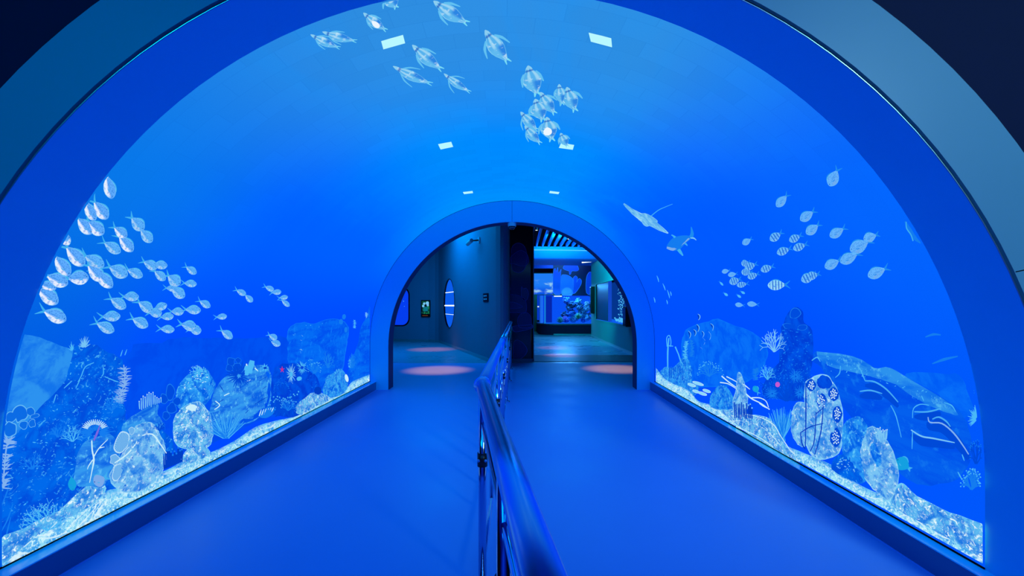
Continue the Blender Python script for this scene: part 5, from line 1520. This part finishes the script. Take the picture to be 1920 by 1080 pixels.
for x, y, r, mt, lab in LUMPS:
    p = at(x, y, YT + .62)
    p.z = max(p.z, .6 + r * .5)
    lump(p, r * 1.05, 'coral', mt, lab)
M['c_green'] = coral_paint('coral_green', (30, 130, 90), (110, 210, 160)); M['c_violet'] = coral_paint('coral_violet', (110, 60, 190), (190, 130, 230))
for x, y, mt, lab in ((1050, 601, 'c_green', 'small green branching coral at the left of the lit tank'), (1059, 598, 'c_violet', 'small violet branching coral in the lit tank'), (1084, 592, 'c_green', 'green branching coral in front of the pale mound')):
    p = at(x, y + 6, YT + .25); m = MB(); p.z = max(p.z, .6)
    for k in range(9):
        a = radians(-70 + 17.5 * k); q = p + Vector((sin(a) * .2, random.uniform(-.05, .05), cos(a) * .32))
        m.tube([p, q], [.022, .016], 6)
    tag(m.build('branching_coral', M[mt], smooth=True), lab, 'coral', 'branching corals in the lit tank')
g = MB().prism([(x, y) for x, y in foot(1.0, 3.78, YT + .03, YT + 2.4, .85)][2:] + [(3.78, YT + .03), (3.78, YT + .045)] + [(x + .012, y + .014) for x, y in reversed(foot(1.0, 3.78, YT + .03, YT + 2.4, .85)[2:])], .56, 2.0)
g.build('glass', M['glass'], bs)

# ---- mural wall behind and the things round it
YM = 26.0
ml = empty('mural', (2.6, YM, 0))
tag(ml, 'navy wall mural of a fish, shells and sea fans above the coral tank', 'mural')
MB().box(at(1037, 0, YM).x, 5.2, YM, YM + .1, 1.6, 4.75).build('panel', M['mural'], ml)
def cm(x, y): return (990 + x / 9.0, 410 + y / 9.0)
M['mprint'] = pm('mural_print', (20, 90, 220), .4); M['mprint2'] = pm('mural_print_pale', (60, 140, 235), .4)
prt('printed_fish', [(590, 830), (640, 760), (700, 725), (770, 730), (830, 790), (855, 855), (820, 885), (740, 885), (720, 935), (700, 940), (690, 885), (640, 870)], M['mprint'], YM, .01, ml, cm)
prt('printed_anemone', [(425, 1250), (430, 900), (460, 840), (475, 900), (500, 820), (515, 920), (560, 850), (550, 960), (570, 1250)], M['mprint'], YM, .008, ml, cm)
prt('printed_shell', [(560, 1250), (560, 980), (610, 945), (680, 960), (740, 1000), (770, 1060), (740, 1250)], M['mprint2'], YM, .012, ml, cm)
prt('printed_fan', [(760, 1010), (800, 965), (835, 1000), (820, 1080), (860, 1010), (900, 1040), (890, 1120), (800, 1250), (740, 1250), (750, 1100)], M['mprint'], YM, .010, ml, cm)
prt('printed_shell', [(985, 1000), (1040, 900), (1085, 960), (1085, 1250), (985, 1250)], M['mprint'], YM, .010, ml, cm)
prt('printed_coral', [(560, 1250), (600, 1180), (660, 1160), (720, 1180), (760, 1250), (700, 1330), (620, 1330)], pm('mural_print_white', (150, 200, 240), .4), YM, .016, ml, cm)
ds = empty('wall_display', at(1018, 533, YM + .2))
tag(ds, 'bright pale blue display of sky and sea left of the mural', 'display')
p0, p1 = at(1000, 552, YM), at(1036.5, 513, YM)
t_ = NT('display_sky'); tc = t_.n('TexCoord'); sp = t_.n('SeparateXYZ'); t_.link(tc.outputs['Generated'], sp.inputs[0])
n_ = t_.noise(tc.outputs['Generated'], 3.5, 4)
cl = t_.math('MULTIPLY', t_.rng(n_, .5, .66), t_.rng(sp.outputs[2], .75, .45))
M['sky'] = t_.emit(t_.mix(cl, t_.mix(t_.rng(sp.outputs[2], .1, .5), lin(6, 84, 232), lin(30, 124, 246)), lin(150, 205, 240)))
MB().box(p0.x - 1.2, p1.x, YM - .04, YM, p0.z, p1.z).build('screen', M['sky'], ds)
MB().box(p0.x - 1.25, p1.x + .02, YM, YM + .1, p0.z - .05, p1.z + .05).build('case', M['black'], ds)
lt = empty('wall_tank', at(1012, 575, YM + .1))
tag(lt, 'low blue tank with a white strip lamp below the pale display', 'aquarium')
p0, p1 = at(1000, 600, YM), at(1036, 553, YM)
MB().box(p0.x - .6, p1.x, YM, YM + .1, p0.z, p1.z).build('water', em('tank_low_blue', (4, 56, 205)), lt)  # glowing box stands in for the lit water
q0 = at(1008, 575, YM); q1 = at(1036, 575, YM)
MB().box(q0.x, q1.x, YM - .06, YM, q0.z - .03, q0.z + .03).build('lamp', M['lamp'], lt)
q0 = at(1001, 604, YM - .1); q1 = at(1007, 553, YM - .1)
MB().box(q0.x, q1.x, YM - .2, YM, 0, q1.z).build('frame', M['black'], lt)
MB().box(p0.x - .6, p1.x + .6, YM - .12, YM + .1, 0, p0.z).build('base', M['navy'], lt)

dk = empty('ceiling_duct', at(1018, 494, 25))
tag(dk, 'pair of blue horizontal ceiling ducts above the pale blue display', 'duct')
for y0, y1 in ((487, 492), (497, 503)):
    q0, q1 = at(985, y1, 25), at(1037, y0, 25)
    MB().box(q0.x, q1.x, 25, 25.2, q0.z, q1.z).build('duct', pm('duct_blue', (40, 90, 200), .4), dk)
# ---- ceiling of the next room
ce = MB(); ce.box(-7, 6, 11.0, 30, H_ROOM + .4, H_ROOM + .5); struct(ce.build('ceiling', M['gap']))
bw = MB(); bw.box(-7, 6, 29.5, 29.6, 0, H_ROOM + .4); struct(bw.build('wall_far', M['navy']))
s0 = None
for i in range(12):
    x = .65 + .243 * (i - 2)
    if s0 is None:
        s0 = MB().box(x - .03, x + .03, 12.7, 18.55, 3.86, 4.0).build('ceiling_slat', pm('slat_blue', (60, 110, 210), .4), origin=(x, 15.6, 3.93))
        o = s0
    else:
        o = copy_tree(s0, (.243 * i, 0, 0))
    tag(o, ('painted ceiling slat, %sin the row of slats right of the column' % ('leftmost ' if i == 0 else 'rightmost ' if i == 11 else 'number %s from the left ' % ['', 'two', 'three', 'four', 'five', 'six', 'seven', 'eight', 'nine', 'ten', 'eleven'][i])), 'slat', 'ceiling slats beyond the arch')
for x, y, Y, lab in ((1009, 426, 15, 'small bright ceiling spotlight nearest the column'), (1006, 431.5, 16, 'dim ceiling spotlight left of the first slats'), (1066, 448, 16, 'small bright ceiling spotlight among the right-hand slats')):
    p = at(x, y, Y); m = MB().tube([p + Vector((0, 0, .08)), p], [.05, .045], 14)
    o = tag(m.build('spotlight', M['black']), lab, 'lamp')
    MB().tube([p, p - Vector((0, 0, .006))], .04, 14).build('lens', M['lamp'], o)
# curved dropped bulkhead
YD, RD = 18.6, 9.0
def arc(z, off=0.0, y_add=0.0):
    return [(xc_, YD + off + (xc_ - .3) ** 2 / 9.0 * .35 + y_add, z) for xc_ in [-.6 + .2 * k for k in range(28)]]
zt_, zl_, zb_ = at(0, 462, 18.6).z, at(0, 468.5, 18.6).z, at(0, 483, 18.6).z
bm_ = empty('ceiling_bulkhead', (1.5, 18.8, zb_))
tag(bm_, 'curved blue ceiling bulkhead with a cove light in front of the coral tank', 'ceiling')
m = MB(); m.loft([arc(zt_, .25), arc(zt_), arc(zl_), arc(zl_, .05)]); m.build('upper_fascia', pm('bulkhead_teal', (60, 120, 190), .5), bm_)
m = MB(); m.loft([arc(zl_, .05), arc(zb_ + .02, .28), arc(zb_, .4), arc(zb_, 3.5)]); m.build('lower_fascia', pm('bulkhead_blue', (70, 120, 220), .5), bm_, smooth=True)
m = MB(); m.tube([(x, y + .01, z) for x, y, z in arc(zl_ + .0)], .016, 8); m.build('cove_light', em('cove_cyan', (90, 190, 255), 1.3), bm_, smooth=True)
for x0, y0, x1, y1, Y, lab in ((1047, 496, 1073, 495, 22.0, 'thin white tube lamp above the coral tank'), (1096, 483, 1110, 484, 20.5, 'fat white lamp, upper one against the right wall'), (1091, 492, 1110, 490, 20.5, 'white lamp, lower one against the right wall')):
    a, b_ = at(x0, y0, Y), at(x1, y1, Y)
    b_.x = min(b_.x, XW - .02)
    fat = 'fat' in lab
    o = MB().tube([a, b_], .022 if 'thin' in lab else (.03 if not fat else .045), 12).build('tube_lamp', M['lamp'], smooth=True)
    tag(o, lab, 'lamp')
    for p in (a, b_):
        if p.x > XW - .1: continue
        MB().tube([p + Vector((0, 0, .02)), p + Vector((0, 0, zb_ - p.z - .002))], .006, 6).build('hanger', M['black'], o)

# ------------------------------------------------------------------ lights
def area(name, loc, rot, size, col, energy, sy=None):
    d = bpy.data.lights.new(name, 'AREA'); d.size = size; d.color = col; d.energy = energy
    if sy: d.shape = 'RECTANGLE'; d.size_y = sy
    o = bpy.data.objects.new(name, d); COL.objects.link(o); o.location = loc; o.rotation_euler = rot
    return o
def spot(name, loc, to, col, energy, ang, blend=.4, size=.05):
    d = bpy.data.lights.new(name, 'SPOT'); d.color = col; d.energy = energy; d.spot_size = radians(ang); d.spot_blend = blend; d.shadow_soft_size = size
    o = bpy.data.objects.new(name, d); COL.objects.link(o); o.location = loc
    v = Vector(to) - Vector(loc); o.rotation_euler = v.to_track_quat('-Z', 'Y').to_euler()
    return o
# the entrance hall behind the camera: ceiling, back wall lights for the architrave, and one added for the handrail
hb = MB(); hb.box(-6, 6, -4.1, -4.0, 0, 3.7); struct(hb.build('wall_hall', pm('hall_wall', (40, 110, 200), .6)))
hc = MB(); hc.box(-6, 6, -4.1, 2.05, 3.7, 3.8); struct(hc.build('ceiling_hall', pm('hall_ceiling', (60, 130, 220), .6)))
area('hall_light', (0, -1.6, 3.6), (0, 0, 0), 3.0, (.0, .22, 1.0), 130)  # unseen blue light added for the handrail to reflect
spot('hall_light', (3.2, -1.6, 3.4), (2.2, 1.95, 2.4), (.36, .86, 1.0), 330, 66, .8, .3)
spot('hall_light', (-3.0, -1.6, 3.4), (-2.4, 1.95, 2.4), (.0, .70, 1.0), 120, 66, .8, .3)
# warm and teal downlights and wall spots of the next room
WARM = (1.0, .20, .05)
spot('room_light', (-1.9, 10.5, 4.2), (-1.9, 10.5, 0), WARM, 1700, 24, .9)
spot('room_light', (2.25, 10.7, 4.2), (2.25, 10.7, 0), WARM, 1700, 24, .9)
spot('room_light', (-3.0, 15.4, 4.4), (-3.0, 15.4, 0), WARM, 700, 24, .9)
spot('room_light', (1.3, 16.0, 4.6), (1.3, 16.0, 0), WARM, 500, 22, .9)
spot('room_light', (1.3, 13.5, 4.6), (1.3, 13.5, 0), WARM, 1300, 18, .9)
area('room_light', (-2.9, 14.2, 4.4), (0, 0, 0), 2.4, (.0, .30, 1.0), 260)
area('room_light', (1.6, 16.0, 4.5), (0, 0, 0), 2.4, (.0, .34, 1.0), 240)
spot('room_light', (-3.4, 11.6, 3.6), (-1.0, 12.4, 1.8), (.0, .34, 1.0), 130, 80, .9, .4)  # unseen spot aimed sideways to brighten the slanting wall
spot('room_light', (.9, 15.0, 3.6), (XW, 18.5, 3.0), (.0, .9, 1.0), 900, 110, .9, .2)  # unseen spot aimed across the room to brighten the right wall
area('cove_fill', (1.5, 18.0, 3.1), (radians(150), 0, 0), 2.2, (.0, .42, 1.0), 60, .3)  # unseen light added below to brighten the lower fascia
area('tank_lamp', (2.3, YT + .5, 2.5), (0, 0, 0), 1.0, (.06, .40, 1.0), 190, .5)
area('mural_fill', (2.6, 24.4, 4.4), (radians(40), 0, 0), 2.0, (.05, .3, 1.0), 110)  # unseen light added so that the mural prints show
w = bpy.data.worlds.new('world'); SC.world = w; w.use_nodes = True
w.node_tree.nodes['Background'].inputs[0].default_value = (.0, .002, .01, 1)
w.node_tree.nodes['Background'].inputs[1].default_value = 1.0
